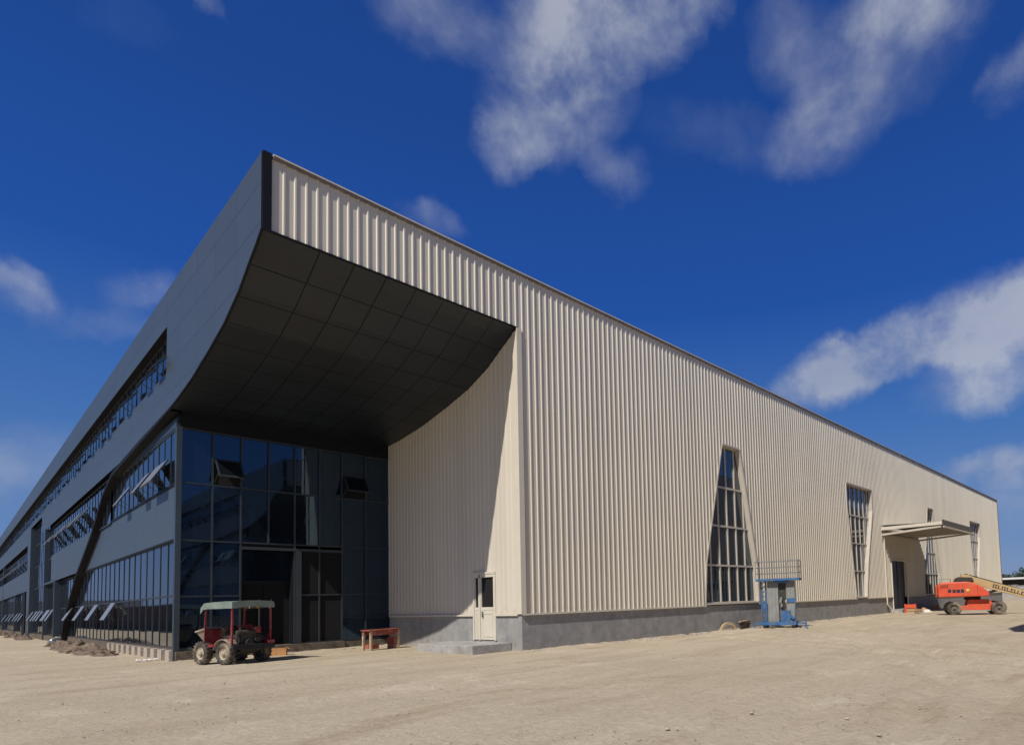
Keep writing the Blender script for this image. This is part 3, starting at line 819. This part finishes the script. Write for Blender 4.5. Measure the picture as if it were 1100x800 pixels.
m = mb('engine'); m.box(-.3, -1.0, .62, .42, -.3, .98); m.use('oldsteel'); m.tube((-.42, -.95, 1.06), (.22, -.95, 1.06), .09, 12); m.tube((-.42,-.95,1.06),(-.42,-.95,.75),.04)
m.use('engine'); m.tube((-.05, -1.12, .72), (-.05, -1.0, .72), .12, 14); m.tube((.25,-1.1,.8),(.25,-1.0,.8),.09,12); m.use('oldsteel'); m.tube((-.2,-1.15,.66),(.12,-1.15,.66),.03)
m.tube((-.12, -.7, .98), (-.12, -.7, 1.35), .035); m.use('rubber'); m.tube((.3,-.95,.7),(.5,-.8,1.0),.02,6); m.tube((.5,-.8,1.0),(.3,-.5,1.1),.02,6); m.tube((-.35,-1.0,.6),(-.42,-.7,.95),.02,6); m.use('oldsteel'); m.lathe((.38,-1.02,.8),(0,-1,0),[(0,.13),(.02,.15),(.05,.15),(.05,.03),(.07,.03),(.07,.001)],16)
m.build('engine', dm)
m = mb('red'); m.box(.2, -.98, 1.02, .45, -.5, 1.24); m.box(-.1,-.6,1.2,.4,-.5,1.32); m.build('fuel_tank', dm)
m = mb('red'); m.box(-.7, .5, .62, -.15, .56, 1.22); m.box(.2, .5, .62, .7, .56, 1.22); m.box(-.7, -.1, .6, .7, .5, .68); m.build('dash_panel', dm)
m = mb('rubber'); m.box(-.25, -.35, .68, .25, .05, .95); m.box(-.25, -.42, .95, .25, -.33, 1.3); m.build('seat', dm, bevel=.02)
m = mb('engine'); m.lathe((0, .3, 1.2), (0, -.5, 1), [(0, .19), (.02, .17), (0, .15), (-.02, .17), (0, .19)], 20); m.bar((0, .5, .95), (0, .3, 1.2), .03); m.bar((-.17,.3,1.2),(.17,.3,1.2),.02); m.build('steering_wheel', dm)
m = mb('red')
for x in (-.7, .7):
    m.bar((x, -1.12, .6), (x, -1.12, 2.02), .055); m.bar((x, .55, .6), (x, .42, 2.0), .055); m.bar((x, -1.12, 1.0), (x, -.6, .66), .03); m.bar((x,-1.12,2.0),(x,.42,2.0),.045)
m.bar((-.7, -1.12, 1.99), (.7, -1.12, 1.99), .045); m.bar((-.7, .42, 1.99), (.7, .42, 1.99), .045); m.bar((-.7, .52, 1.2), (.7, .52, 1.2), .04)
m.build('canopy_frame', dm)
# mudguards
for x in (-.66, .66):
    m = mb('red' if x > 0 else 'hopper'); n = 8; ps = []
    for k in range(n+1):
        t = R(15+k*140/n); ps.append((-.75+.47*math.cos(t), .38+.47*math.sin(t)))
    for (a, b), (c, d_) in zip(ps, ps[1:]): m.prism([(x-.16,a,b),(x+.16,a,b),(x+.16,c,d_),(x-.16,c,d_)], (0,0,.02))
    m.build('mudguard', dm)
# canvas roof: bowed sheet with a front visor and hanging valance
m = mb('green'); n = 8; ny = 8; v = []; fs = []
for j in range(ny+1):
    y = -1.24 if j == 0 else -1.22+(j-1)*(1.95)/(ny-1)
    for i in range(n+1):
        u = -1 if i == 0 else (1 if i == n else -.98+1.96*(i-1)/(n-2)); z = 2.16-.05*u*u-(.2 if (abs(u) == 1 or j == 0) else 0)-(.16*max(0, (y-.4)/.33)**1.3)+.012*noise.noise(Vector((i*.8, j*.7, 2)))
        v.append((u*.79, y, z))
for j in range(ny):
    for i in range(n): a = j*(n+1)+i; fs.append((a, a+1, a+n+2, a+n+1))
m.poly(v, fs); m.poly([(x, y, z-.012) for x, y, z in v], [tuple(reversed(f_)) for f_ in fs], True)
m.build('canvas_roof', dm)
m = MB(); rn = random.Random(5)
for i in range(9):
    c = ['yellow', 'red', 'green', 'white', 'red'][i % 5]; m.use(c); x = -.6+i*.15; h = rn.uniform(.07, .12)
    m.prism([(x, -1.14, 1.98), (x+.09, -1.14, 1.98), (x+.045, -1.14, 1.98-h)], (0, .006, 0))
m.build('pennants', dm)
# skip
m = mb('hopper')
T = [(-.62,.72,1.22),(.62,.72,1.22),(.62,1.55,1.12),(-.62,1.55,1.12)]; B = [(-.4,.75,.68),(.4,.75,.68),(.4,1.05,.62),(-.4,1.05,.62)]
for k in range(4):
    a, b = k, (k+1) % 4
    P = [Vector(T[a]), Vector(T[b]), Vector(B[b]), Vector(B[a])]; nrm = (P[1]-P[0]).cross(P[2]-P[0]).normalized()*.02; m.prism(P, nrm)
    m.bar(T[a], T[b], .06, .05)
m.prism(B, (0,0,.02)); m.bar((-.3,.7,.6),(-.3,.95,.62),.08); m.bar((.3,.7,.6),(.3,.95,.62),.08)
m.use('rubble'); m.face([(-.55,.8,1.05),(.55,.8,1.05),(.52,1.35,1.03),(-.52,1.35,1.03)])
m.build('skip', dm)

for ch in dm.children:                       # short wheelbase: the front half is compact
    if ch.name.startswith('wheel'): continue
    for v in ch.data.vertices:
        if v.co.y > 0: v.co.y *= .62
dm.scale = (.96, 1, 1.01)

# ------------------------------------------------------------------ small yard things
m = mb('carton'); m.box(-.28, -.2, 0, .28, .2, .3); m.prism([(-.28,-.2,.3),(-.28,.2,.3),(-.42,.18,.38),(-.42,-.18,.36)], (0,0,.01)); m.prism([(.28,-.2,.3),(.28,.2,.3),(.4,.18,.24),(.4,-.18,.24)], (0,0,.01)); m.use('darkwood'); m.box(-.26,-.18,.3,.26,.18,.302)
tag(m.build('cardboard_box', loc=(-5.35, 8.9, 0), rotz=R(-25), bevel=.01), 'brown cardboard box on the dirt to the right of the dumper', 'box')
tb = empty('work_bench', (-1.85, 7.45, 0), R(12)); tag(tb, 'rough red wooden work bench in the corner below the cream wall', 'bench')
m = mb('redwood'); m.box(-.78, -.3, .82, .78, .3, .87); m.build('bench_top', tb)
m = mb('redwood'); m.box(-.72, -.27, .62, .72, -.23, .82); m.box(-.72, .23, .62, .72, .27, .82); m.box(.66,-.23,.62,.7,.23,.8); m.build('apron', tb)
for x in (-.68, .68):
    for y in (-.24, .24):
        m = mb('palewood'); m.box(x-.04, y-.04, 0, x+.04, y+.04, .82); m.build('leg', tb)
m = mb('redwood'); m.box(-.64, -.26, .06, -.3, .2, .26); m.build('lower_board', tb)
m = mb('redwood'); m.box(.5,-.2,.0,.62,.24,.5); m.build('side_board', tb)
m = mb('white'); rn = random.Random(2)
for k in range(7): rock(m, (rn.uniform(-.3,.3), rn.uniform(-.12,.12), .04), rn.uniform(.07,.13), 90+k, .5)
tag(m.build('plastic_sack', loc=(-9.0, 11.9, 0)), 'crumpled white sack on the dirt in front of the brick piers', 'sack')
m = mb('white').use('sashtop')
for k in range(6): rock(m, (rn.uniform(-.25,.25), rn.uniform(-.3,.3), .15+.12*(k % 3)), rn.uniform(.15,.22), 190+k, .7)
tag(m.build('plastic_sack', loc=(-9.15, 40.5, 0)), 'pale blue bundle at the foot of the dark curved band', 'sack')
# curved timber offcuts by the lift
hp = MB(); hp.use('palewood'); pr_ = []
for k in range(13):
    t = math.pi*k/12; pr_.append((math.cos(t), math.sin(t)))
for (a, b), (c, d_) in zip(pr_, pr_[1:]):
    hp.prism([(a*.62,-.05,b*.45),(c*.62,-.05,d_*.45),(c*.46,-.05,d_*.30),(a*.46,-.05,b*.30)], (0,.1,0))
hp.box(-.62,-.1,0,-.46,.1,.12)
tag(hp.build('timber_arch', loc=(13.4, -.35, 0), rotz=R(-8)), 'arched tan timber offcut standing on the dirt against the grey plinth', 'timber')
m = mb('darkwood')
for k in range(4): m.bar((-.7+k*.12, -.1+.1*k, .08+.09*k), (.7-k*.1, .12-.08*k, .1+.1*k), .1, .08)
m.use('palewood'); m.bar((-.6,.0,.42),(.55,.05,.46),.12,.05)
tag(m.build('timber_scrap', loc=(14.9, -.45, 0), rotz=R(4)), 'short dark timber scraps between the timber arch and the blue lift', 'timber')

# debris by the loading door
def crate(name, loc, rz, sx, sy, sz, c, label, cat):
    m = mb(c); 
    for z in (0, .55): m.box(-sx/2, -sy/2, sz*z, sx/2, -sy/2+.03, sz*(z+.4)); m.box(-sx/2, sy/2-.03, sz*z, sx/2, sy/2, sz*(z+.4)); m.box(-sx/2, -sy/2+.03, sz*z, -sx/2+.03, sy/2-.03, sz*(z+.4)); m.box(sx/2-.03, -sy/2+.03, sz*z, sx/2, sy/2-.03, sz*(z+.4))
    for x in (-1, 1):
        for y in (-1, 1): m.box(x*(sx/2-.06)-.04, y*(sy/2-.06)-.04, 0, x*(sx/2-.06)+.04, y*(sy/2-.06)+.04, sz)
    m.use('carton'); m.box(-sx/2+.05, -sy/2+.05, .02, sx/2-.05, sy/2-.05, sz*.9)
    return tag(m.build(name, loc=loc, rotz=rz), label, cat)
crate('red_crate', (39.4, -1.6, 0), R(20), 1.1, .9, .75, 'orange', 'faded red crate standing next to the downpipe at the loading door', 'crate')
crate('yellow_crate', (38.7, -2.2, 0), R(-15), 1.2, .6, .32, 'palewood', 'low tan crate in front of the faded red crate', 'crate')
heap('rubble_heap', [(42.3,-1.9,.8,.5,.35)], 'small tan rubble heap on the dirt before the loading door', 'rubble', 'carton', 21)
crate('small_crate', (47.0, -1.5, 0), R(8), .8, .6, .45, 'carton', 'small orange brown crate right of the loading door near the wall', 'crate')
m = mb('white'); m.box(-.5,-.3,0,.5,.3,.12); m.box(-.4,-.2,.12,.3,.25,.22)
tag(m.build('foam_boards', loc=(40.7, -2.5, 0), rotz=R(30)), 'two flat white boards lying between the crates and the rubble heap', 'boards')

# ------------------------------------------------------------------ blue mast lift
lf = empty('mast_lift', (16.3, -1.9, 0), math.atan2(-.95, .32)); tag(lf, 'blue aerial work platform with grey aluminium masts standing by the wide footed window', 'work platform')
# local x runs to the right in the picture, local y points away from the wall towards... the hall
m = mb('blue'); m.box(-.95, -.45, .16, .95, -.33, .34); m.box(-.95, .33, .16, .95, .45, .34); m.box(-.95,-.33,.16,-.8,.33,.32); m.box(.8,-.33,.16,.95,.33,.32); m.box(-.2,-.33,.18,.2,.33,.3)
m.box(-1.5, -.05, .18, -.95, .05, .28); m.box(.95, -.05, .18, 1.45, .05, .28)
bs = m.build('base_frame', lf)
for x in (-1.45, 1.4):
    m = mb('blue'); m.tube((x, 0, .04), (x, 0, .45), .035); m.lathe((x, 0, 0), (0,0,1), [(0,.12),(.04,.12),(.05,.03)], 12); m.build('outrigger', lf)
for x in (-.8, .8):
    for y in (-.4, .4):
        m = mb('rubber'); m.lathe((x, y, .1), (0,1,0), [(-.04,.001),(-.04,.1),(.04,.1),(.04,.001)], 14); m.build('wheel', lf)
m = mb('blue')
for x in (-1.0, -.72):
    m.bar((x, 0, .3), (x, 0, 2.62), .06, .1)
for k in range(9): m.bar((-1.0, 0, .4+k*.26), (-.72, 0, .53+k*.26), .03, .05)
m.box(-.96,-.03,1.0,-.76,.03,1.5)
m.build('ladder_column', lf)
m = mb('alu'); m.box(-.62, -.14, .3, -.02, .14, 2.6); 
for x in (-.62,-.44,-.22,-.06): m.box(x, -.17, .3, x+.04, -.14, 2.6)
m.build('mast', lf)
m = mb('alu'); m.box(.42, -.14, .3, .88, .14, 2.6)
for x in (.42,.62,.84): m.box(x, -.17, .3, x+.04, -.14, 2.6)
m.build('mast', lf)
m = mb('engine'); m.box(.0, -.05, 1.55, .40, .1, 2.6); m.box(.12,-.02,.9,.3,.06,1.55); m.use('alu'); m.tube((.12,-.12,1.5),(.12,-.12,1.7),.07); m.tube((.14,-.12,1.15),(.14,-.12,1.35),.06); m.build('hoist', lf)
m = mb('blue'); m.box(.1, -.3, .34, .62, -.18, .95); m.bar((.3, -.25, .9), (.8, -.2, .5), .12); m.bar((.86,-.19,.35),(.92,-.19,1.9),.05); m.box(.45,-.2,1.4,.9,-.175,1.62); m.build('control_box', lf)
m = mb('blue'); m.box(-1.2, -.5, 2.62, 1.2, .5, 2.74); m.box(-.2,-.4,2.5,.5,.4,2.62); m.build('platform', lf)
m = mb('rail')
for y in (-.48, .48):
    for x in (-1.18, -.4, .4, 1.18): m.tube((x, y, 2.72), (x, y, 3.72), .02, 6)
    for z in (3.05, 3.38, 3.72): m.tube((-1.18, y, z), (1.18, y, z), .02, 6)
for x in (-1.18, 1.18):
    for z in (3.05, 3.38, 3.72): m.tube((x, -.48, z), (x, .48, z), .02, 6)
m.build('guard_rail', lf)

# ------------------------------------------------------------------ orange boom lift; local x to the right of the picture
bl = empty('boom_lift', (34.75, -7.5, 0), math.atan2(-.93, .37)); tag(bl, 'orange telescopic boom lift with a tan boom lowered towards the right edge', 'boom lift')
m = mb('orange'); m.prism([(-1.35,-.62,.32),(1.25,-.62,.32),(1.45,-.62,.62),(.95,-.62,1.08),(-.35,-.62,1.08),(-.45,-.62,.66),(-1.35,-.62,.66)], (0,1.24,0)); m.build('chassis', bl, bevel=.03)
m = mb('hopper').use('concrete'); m.box(-1.1, -.66, .26, 1.1, .66, .33); m.build('underplate', bl)
for x in (-1.35, 1.5):
    for y, s in ((-.95, -1), (.95, 1)):
        t = mb('mudrubber'); r, w = .47, .36
        t.lathe((x, y, r), (0, s, 0), [(-w/2, r*.55), (-w/2, r*.88), (-w/2+.05, r), (w/2-.05, r), (w/2, r*.88), (w/2, r*.55), (w/2-.05, r*.5)], 28)
        for k in range(20):
            a = 2*math.pi*k/20; c = Vector((x+math.cos(a)*r*.99, y, r+math.sin(a)*r*.99)); t.bar(c-Vector((0,w*.45,0)), c+Vector((0,w*.45,0)), .05, .06, (math.cos(a),0,math.sin(a)))
        wo = t.build('wheel', bl)
        h = mb('greyrim'); h.lathe((x, y, r), (0, s, 0), [(w/2-.04, r*.56), (w/2-.08, r*.45), (w/2-.12, r*.2), (w/2-.02, r*.18), (w/2-.02, .001)], 22); h.build('rim', wo)
m = mb('engine'); m.lathe((0, 0, 1.08), (0,0,1), [(0,.55),(.22,.55),(.22,.001)], 24); m.build('slew_ring', bl)
# rounded engine cowl
def cowl(x0, x1, y0, y1, z0, z1, name, col):
    m = mb(col); n = 14; pr = []
    for k in range(n+1):
        u = k/n; x = x0+(x1-x0)*u
        z = z1 if u < .55 else z1-(z1-z0)*.75*((u-.55)/.45)**2
        if u < .08: z = z1-(z1-z0)*.22*(1-u/.08)**2
        pr.append((x, z))
    pr = pr+[(x1, z0), (x0, z0)]
    m.prism([(x, y0, z) for x, z in pr], (0, y1-y0, 0)); return m.build(name, bl, bevel=.08)
cowl(-2.35, .95, -1.15, -.35, 1.3, 2.38, 'engine_cowl', 'orange')
cowl(-2.35, .95, .35, 1.15, 1.3, 2.3, 'tank_cowl', 'orange')
m = mb('darkmetal'); m.box(-2.3, -.35, 1.3, .7, .35, 1.5); m.use('engine'); m.prism([(-1.25,-.75,2.38),(.1,-.75,2.38),(-.05,-.75,2.68),(-.9,-.75,2.74),(-1.2,-.75,2.6)], (0,.7,0)); m.use('tan'); m.bar((-1.35,-.78,2.36),(-1.2,-.78,2.66),.06); m.build('turntable', bl)
m = mb('decal'); m.box(-1.72, -1.154, 1.62, -1.5, -1.15, 1.86); m.box(-1.42, -1.154, 1.6, -1.2, -1.15, 1.84); m.box(-1.16, -1.154, 1.6, -.92, -1.15, 1.84); m.box(-.88, -1.154, 1.6, -.66, -1.15, 1.84); m.use('yellow'); m.lathe((-.42, -1.15, 1.75), (0,-1,0), [(0,.12),(.004,.12),(.004,.001)], 14); m.build('cowl_marking', bl)
m = mb('darkmetal')
for k in range(6): m.box(-2.2+k*.09, -1.156, 1.95, -2.16+k*.09, -1.15, 2.2)
m.box(-.75, -1.155, 1.36, -.735, -1.15, 2.3); m.box(.2, -1.155, 1.36, .215, -1.15, 2.1); m.build('cowl_vents', bl)
m = mb('rail'); m.tube((-2.2,-1.0,2.36),(-2.2,-1.0,2.62),.02,6); m.tube((-2.2,-1.0,2.62),(-1.5,-1.0,2.62),.02,6); m.tube((-1.5,-1.0,2.62),(-1.5,-1.0,2.38),.02,6); m.build('grab_rail', bl)
# boom
A = Vector((-.7, 0, 2.72)); Bp = Vector((4.4, 0, 1.02)); dirb = (Bp-A).normalized()
m = mb('tan'); m.bar(A, Bp, .42, .52); bo = m.build('boom', bl)
m = mb('decal'); upb = Vector((0,0,1)); upb = (upb-dirb*upb.dot(dirb)).normalized(); rn = random.Random(4)
t = 2.2
while t < 4.9:
    w = rn.uniform(.12, .22); c = A+dirb*t+Vector((0, -.215, 0))
    if rn.random() < .85:
        m.bar(c-upb*.14, c+upb*.14, .06, .006, (0,1,0)); m.bar(c-upb*.09+dirb*.02, c-upb*.09+dirb*(w-.03), .006, .05, upb); 
        if rn.random() < .6: m.bar(c+upb*.09+dirb*.02, c+upb*.09+dirb*(w-.03), .006, .05, upb)
    t += w+.03
m.build('boom_lettering', bo)
m = mb('red').use('orange'); m.bar(Bp-dirb*.05, Bp+dirb*.55, .42, .5); m.use('darkmetal'); m.bar(Bp+dirb*.12,Bp+dirb*.2,.43,.52); m.bar(Bp+dirb*.34,Bp+dirb*.42,.43,.52); m.build('boom_head', bo)
m = mb('tan'); m.bar(A+Vector((-.35,0,-.25)), A+Vector((.6,0,.05)), .5, .3); m.bar(Vector((-.3,0,1.3)), A, .4, .5); m.use('engine'); m.tube((.35,0,1.4),(1.7,0,1.72),.09); m.build('boom_pivot', bl)
m = mb('engine'); m.bar(Bp+dirb*.55, Bp+dirb*1.0+Vector((0,0,-.05)), .16); m.build('jib', bo)
m = mb('rubber'); m.tube(A+Vector((.3,-.1,.25)), Bp+Vector((0,-.1,.27)), .03, 6); m.tube(A+Vector((.3,.02,.25)), Bp+Vector((0,.02,.27)), .03, 6); m.build('hydraulic_hose', bo)
C0 = Bp+dirb*1.0; bk = mb('rail'); x0, x1 = C0.x, C0.x+.9
for x in (x0, x1):
    for y in (-.9, .9): bk.tube((x,y,.25),(x,y,1.3),.025,6)
    for z in (.25,.8,1.3): bk.tube((x,-.9,z),(x,.9,z),.025,6)
for y in (-.9, .9):
    for z in (.25,.8,1.3): bk.tube((x0,y,z),(x1,y,z),.025,6)
bk.use('darkmetal'); bk.box(x0,-.9,.2,x1,.9,.25); bk.build('basket', bl)

# ------------------------------------------------------------------ distance
sh = empty('open_shed', (150, 0, 0)); tag(sh, 'far flat-roofed open shed with a white roof edge behind the boom lift', 'shed')
m = mb('white'); m.box(0, -60, 4.05, 14, 30, 4.45); m.build('roof_slab', sh)
m = mb('shed'); m.box(12, -60, 0, 12.3, 30, 4.05)
for y in range(-58, 30, 8): m.box(.4, y, 0, .8, y+.4, 4.05)
m.build('wall', sh)
for i, (y, h) in enumerate(((12.8, 2.0), (9.4, 2.6), (6.2, 2.4), (2.5, 2.7))):
    m = mb('shed').use('concrete'); m.box(-1.2, -1.6, 0, 1.2, 1.6, h); m.box(-1.25, -1.65, h*.5, 1.25, 1.65, h*.54); m.box(-1.3,-1.7,h,1.3,1.7,h+.1)
    o = m.build('stacked_blocks', loc=(143, y, 0)); tag(o, ['grey block stack nearest the hall in front of the far shed', 'taller grey block stack in front of the far shed', 'third grey block stack before the far shed, at the picture edge', 'outermost grey block stack before the far shed'][i], 'block stack', 'grey block stacks before the shed')
def tree(x, y, h, r, label, seed, group):
    t = empty('tree', (x, y, 0)); tag(t, label, 'tree', group); rn = random.Random(seed)
    m = mb('bark'); m.tube((0,0,0), (.1,.1,h*.6), .22, 8, .1)
    tips = []
    for k in range(7):
        a = rn.uniform(0, 6.28); z = h*rn.uniform(.3, .55); tp = Vector((math.cos(a)*r*.6, math.sin(a)*r*.6, z+h*rn.uniform(.15,.3))); m.tube((0,0,z), tp, .08, 6, .03); tips.append(tp)
    m.build('trunk', t)
    c = mb('leaf')
    cl = [(Vector((rn.gauss(0, r*.45), rn.gauss(0, r*.45), h*rn.uniform(.42, .92))), rn.uniform(.35, .6)*r*.7) for _ in range(16)]
    for p, q in cl:
        for _ in range(70):
            d_ = Vector((rn.gauss(0,1), rn.gauss(0,1), rn.gauss(0,.8))).normalized()*q*rn.uniform(.5,1)**.5
            s = rn.uniform(.12, .3); u = Vector((rn.gauss(0,1),rn.gauss(0,1),rn.gauss(0,1))).normalized(); w = u.orthogonal().normalized()
            c.face([p+d_-u*s, p+d_+w*s*.6, p+d_+u*s, p+d_-w*s*.6])
    c.build('crown', t)
for i, (x, y, h, r) in enumerate(((170,15.6,5.9,2.0),(174,12.2,7.6,2.4),(172,7.9,8.2,2.8),(178,3.6,8.9,3.0),(172,-1.5,8.0,2.8),(175,-8,8.6,3.0))):
    tree(x, y, h, r, ['low dark tree just showing past the far end of the hall', 'slim tree above the white shed roof, left of the gap', 'full dark tree above the shed roof at the right edge', 'tall tree behind the shed beyond the right edge', 'round tree behind the shed, fifth from the hall', 'farthest tree behind the shed'][i], i+50, 'trees behind the far shed')
# site hoarding on the far side of the yard, mirrored low in the left glazing
m = mb('hoard'); m.box(-20.2, 24, 0, -20.1, 260, 3.1)
y = 24
while y < 260: m.box(-20.1, y, 0, -20.0, y+.12, 3.2); y += 3
tag(m.build('site_hoarding'), 'long red brown site fence mirrored in the ground floor glazing', 'fence')
m = mb('roof'); m.box(-60, 330, 0, 60, 350, 9); tag(m.build('distant_hall'), 'low grey hall at the far end of the site road', 'hall')

# ------------------------------------------------------------------ light
SD = Vector((-8.72, -2.5, 10.1)).normalized()
el = math.asin(SD.z)
s = bpy.data.lights.new('sun', 'SUN'); s.energy = 4.25; s.angle = R(.5); s.color = (1, .94, .86)
so = bpy.data.objects.new('sun', s); COL.objects.link(so); so.rotation_euler = SD.to_track_quat('Z', 'Y').to_euler()
w = bpy.data.worlds.new('World'); scn.world = w; w.use_nodes = True; N = w.node_tree.nodes; L = w.node_tree.links
bg = N['Background']; sky = N.new('ShaderNodeTexSky'); sky.sky_type = 'NISHITA'; sky.sun_disc = False
sky.sun_elevation = el; sky.sun_rotation = math.atan2(SD.x, SD.y); sky.altitude = 300; sky.air_density = 1.; sky.dust_density = .3; sky.ozone_density = 3.
bg.inputs['Strength'].default_value = .085
hs = N.new('ShaderNodeHueSaturation'); hs.inputs['Saturation'].default_value = 1.5; hs.inputs['Value'].default_value = .9; hs.inputs['Hue'].default_value = .505
L.new(sky.outputs['Color'], hs.inputs['Color'])
tc0 = N.new('ShaderNodeTexCoord'); sx = N.new('ShaderNodeSeparateXYZ'); L.new(tc0.outputs['Generated'], sx.inputs[0])
gr0 = N.new('ShaderNodeValToRGB'); L.new(sx.outputs['Z'], gr0.inputs['Fac'])
gr0.color_ramp.interpolation = 'LINEAR'
K = 1/.085
for p, c in ((0., (.15,.23,.45)), (.12, (.115,.215,.47)), (.25, (.062,.165,.45)), (.43, (.019,.083,.37)), (.62, (.015,.063,.285)), (1., (.009,.04,.2))):
    e = gr0.color_ramp.elements.new(p) if p not in (0., 1.) else gr0.color_ramp.elements[0 if p == 0. else -1]
    e.position = p; e.color = (*c, 1)
gs0 = N.new('ShaderNodeVectorMath'); gs0.operation = 'SCALE'; L.new(gr0.outputs['Color'], gs0.inputs[0]); gs0.inputs['Scale'].default_value = K
skm = N.new('ShaderNodeMix'); skm.data_type = 'RGBA'; skm.inputs['Factor'].default_value = .88
L.new(hs.outputs['Color'], skm.inputs['A']); L.new(gs0.outputs[0], skm.inputs['B'])
w.cycles.sampling_method = 'MANUAL'; w.cycles.sample_map_resolution = 512
# clouds: soft banks at compass bearings, broken up by noise
tc = N.new('ShaderNodeTexCoord'); D = tc.outputs['Generated']
def vm(op, a, b=None):
    q = N.new('ShaderNodeVectorMath'); q.operation = op
    for i, v in enumerate((a, b)):
        if v is None: continue
        if isinstance(v, (tuple, Vector)): q.inputs[i].default_value = tuple(v)
        else: L.new(v, q.inputs[i])
    return q
def ma(op, a, b=None, c=None, clamp=False):
    q = N.new('ShaderNodeMath'); q.operation = op; q.use_clamp = clamp
    for i, v in enumerate((a, b, c)):
        if v is None: continue
        if isinstance(v, (int, float)): q.inputs[i].default_value = v
        else: L.new(v, q.inputs[i])
    return q.outputs[0]
def cn_(scale, detail, rough, vec, dist=0.):
    n = N.new('ShaderNodeTexNoise'); n.inputs['Scale'].default_value = scale; n.inputs['Detail'].default_value = detail
    n.inputs['Roughness'].default_value = rough; n.inputs['Distortion'].default_value = dist; L.new(vec, n.inputs['Vector']); return n
# warp the direction a little so the banks have torn edges
wn = cn_(7, 6, .6, D); wv = vm('SUBTRACT', wn.outputs['Color'], (.5,.5,.5)); ws = vm('SCALE', wv.outputs[0]); ws.inputs['Scale'].default_value = .10
DW = vm('ADD', D, ws.outputs[0]).outputs[0]
CL = [(40.7,45.9,5.9,3.4,166.2,1),(48.3,42.2,4.8,4.6,135.6,1),(52.6,38.0,2.4,2.5,123.3,.9),(42.6,36.1,2.2,1.6,-162.5,.5),(59.5,44.3,3.8,1.9,-175.6,.55),
      (60.9,32.2,2.9,1.1,-164.9,.6),(25.4,42.9,2.7,2.7,-120.1,.42),(17.2,40.5,4.7,3.4,164.3,.5),(14.7,42.6,4.0,1.9,-160.4,.6),(22.4,37.2,3.7,2.5,174.9,.4),
      (7.8,36.8,1.4,1.8,-134.4,.7),(12.2,21.6,6.8,3.0,174.0,1),(10.5,21.0,5,2.2,176,1),(22.2,19.8,6.0,2.4,162.4,1),(17.5,21.2,5,2.4,165,.9),(10.8,16.8,4.8,1.9,174.5,.7),(10.2,10.0,4.0,1.7,176.4,.85),
      (9.1,6.9,3.1,1.9,-173.7,.5),(87.2,20.8,1.6,1.2,175.0,.6),(81.1,23.2,2.2,1.2,138.5,.6),(82.6,20.4,3.6,.7,164.7,.4),(87.2,9.7,3.2,2.4,158.7,.5),
      (82.5,37.8,2.0,1.3,173.7,.2),(77.5,40.4,.8,.6,155.5,.5),(32.0,37.9,6.4,1.8,-165.0,.25),
      (-40,30,12,5,10,.8),(-75,24,14,5,0,.7),(130,28,12,5,5,.6),(175,35,14,6,0,.6),(-120,40,12,6,0,.6)]
acc = None
for az, e_, A_, B_, ro, wt in CL:
    a = R(az); ee = R(e_); c = Vector((math.cos(ee)*math.cos(a), math.cos(ee)*math.sin(a), math.sin(ee)))
    east = Vector((-math.sin(a), math.cos(a), 0)); nn = c.cross(east); r_ = R(ro)
    u = (east*math.cos(r_)+nn*math.sin(r_))/math.sin(R(A_*1.4)); v = (nn*math.cos(r_)-east*math.sin(r_))/math.sin(R(B_*1.35))
    du = vm('DOT_PRODUCT', DW, u).outputs['Value']; dv = vm('DOT_PRODUCT', DW, v).outputs['Value']
    front = ma('GREATER_THAN', vm('DOT_PRODUCT', D, c).outputs['Value'], 0)
    q = ma('ADD', ma('MULTIPLY', du, du), ma('MULTIPLY', dv, dv))
    t = ma('SUBTRACT', 1, q, clamp=True); t = ma('MULTIPLY', ma('MULTIPLY', t, front), wt)
    acc = t if acc is None else ma('SUBTRACT', ma('ADD', acc, t), ma('MULTIPLY', acc, t))
f1 = cn_(7, 8, .56, D, .3).outputs['Fac']; f2 = cn_(26, 6, .6, D, .2).outputs['Fac']
f = ma('ADD', ma('MULTIPLY', f1, .75), ma('MULTIPLY', f2, .25))
dn = ma('MULTIPLY', acc, ma('MULTIPLY_ADD', f, 3.3, -.75, clamp=False)); dn = ma('MULTIPLY', dn, 1.0, clamp=True)
sm = N.new('ShaderNodeMapRange'); sm.interpolation_type = 'SMOOTHSTEP'; L.new(dn, sm.inputs['Value']); sm.inputs['From Min'].default_value = -.06; sm.inputs['From Max'].default_value = 1.45; sm.inputs['To Max'].default_value = .9; sm.inputs['To Min'].default_value = -.0084
mx = N.new('ShaderNodeMix'); mx.data_type = 'RGBA'; L.new(sm.outputs['Result'], mx.inputs['Factor']); L.new(skm.outputs['Result'], mx.inputs['A'])
shd = cn_(5, 5, .55, D, .3).outputs['Fac']; rr = N.new('ShaderNodeValToRGB'); L.new(ma('ADD', ma('ADD', ma('MULTIPLY', shd, .45), ma('MULTIPLY', f, .45)), ma('MULTIPLY', dn, .16)), rr.inputs['Fac'])
rr.color_ramp.elements[0].position = .3; rr.color_ramp.elements[0].color = (2.2, 2.9, 4.6, 1)
rr.color_ramp.elements[1].position = .72; rr.color_ramp.elements[1].color = (5.9, 6.2, 6.9, 1)
L.new(rr.outputs['Color'], mx.inputs['B'])
L.new(mx.outputs['Result'], bg.inputs['Color'])

scn.view_settings.view_transform = 'Standard'; scn.view_settings.look = 'None'; scn.view_settings.exposure = 0; scn.view_settings.gamma = 1
scn.view_settings.use_curve_mapping = False
scn.render.engine = 'CYCLES'
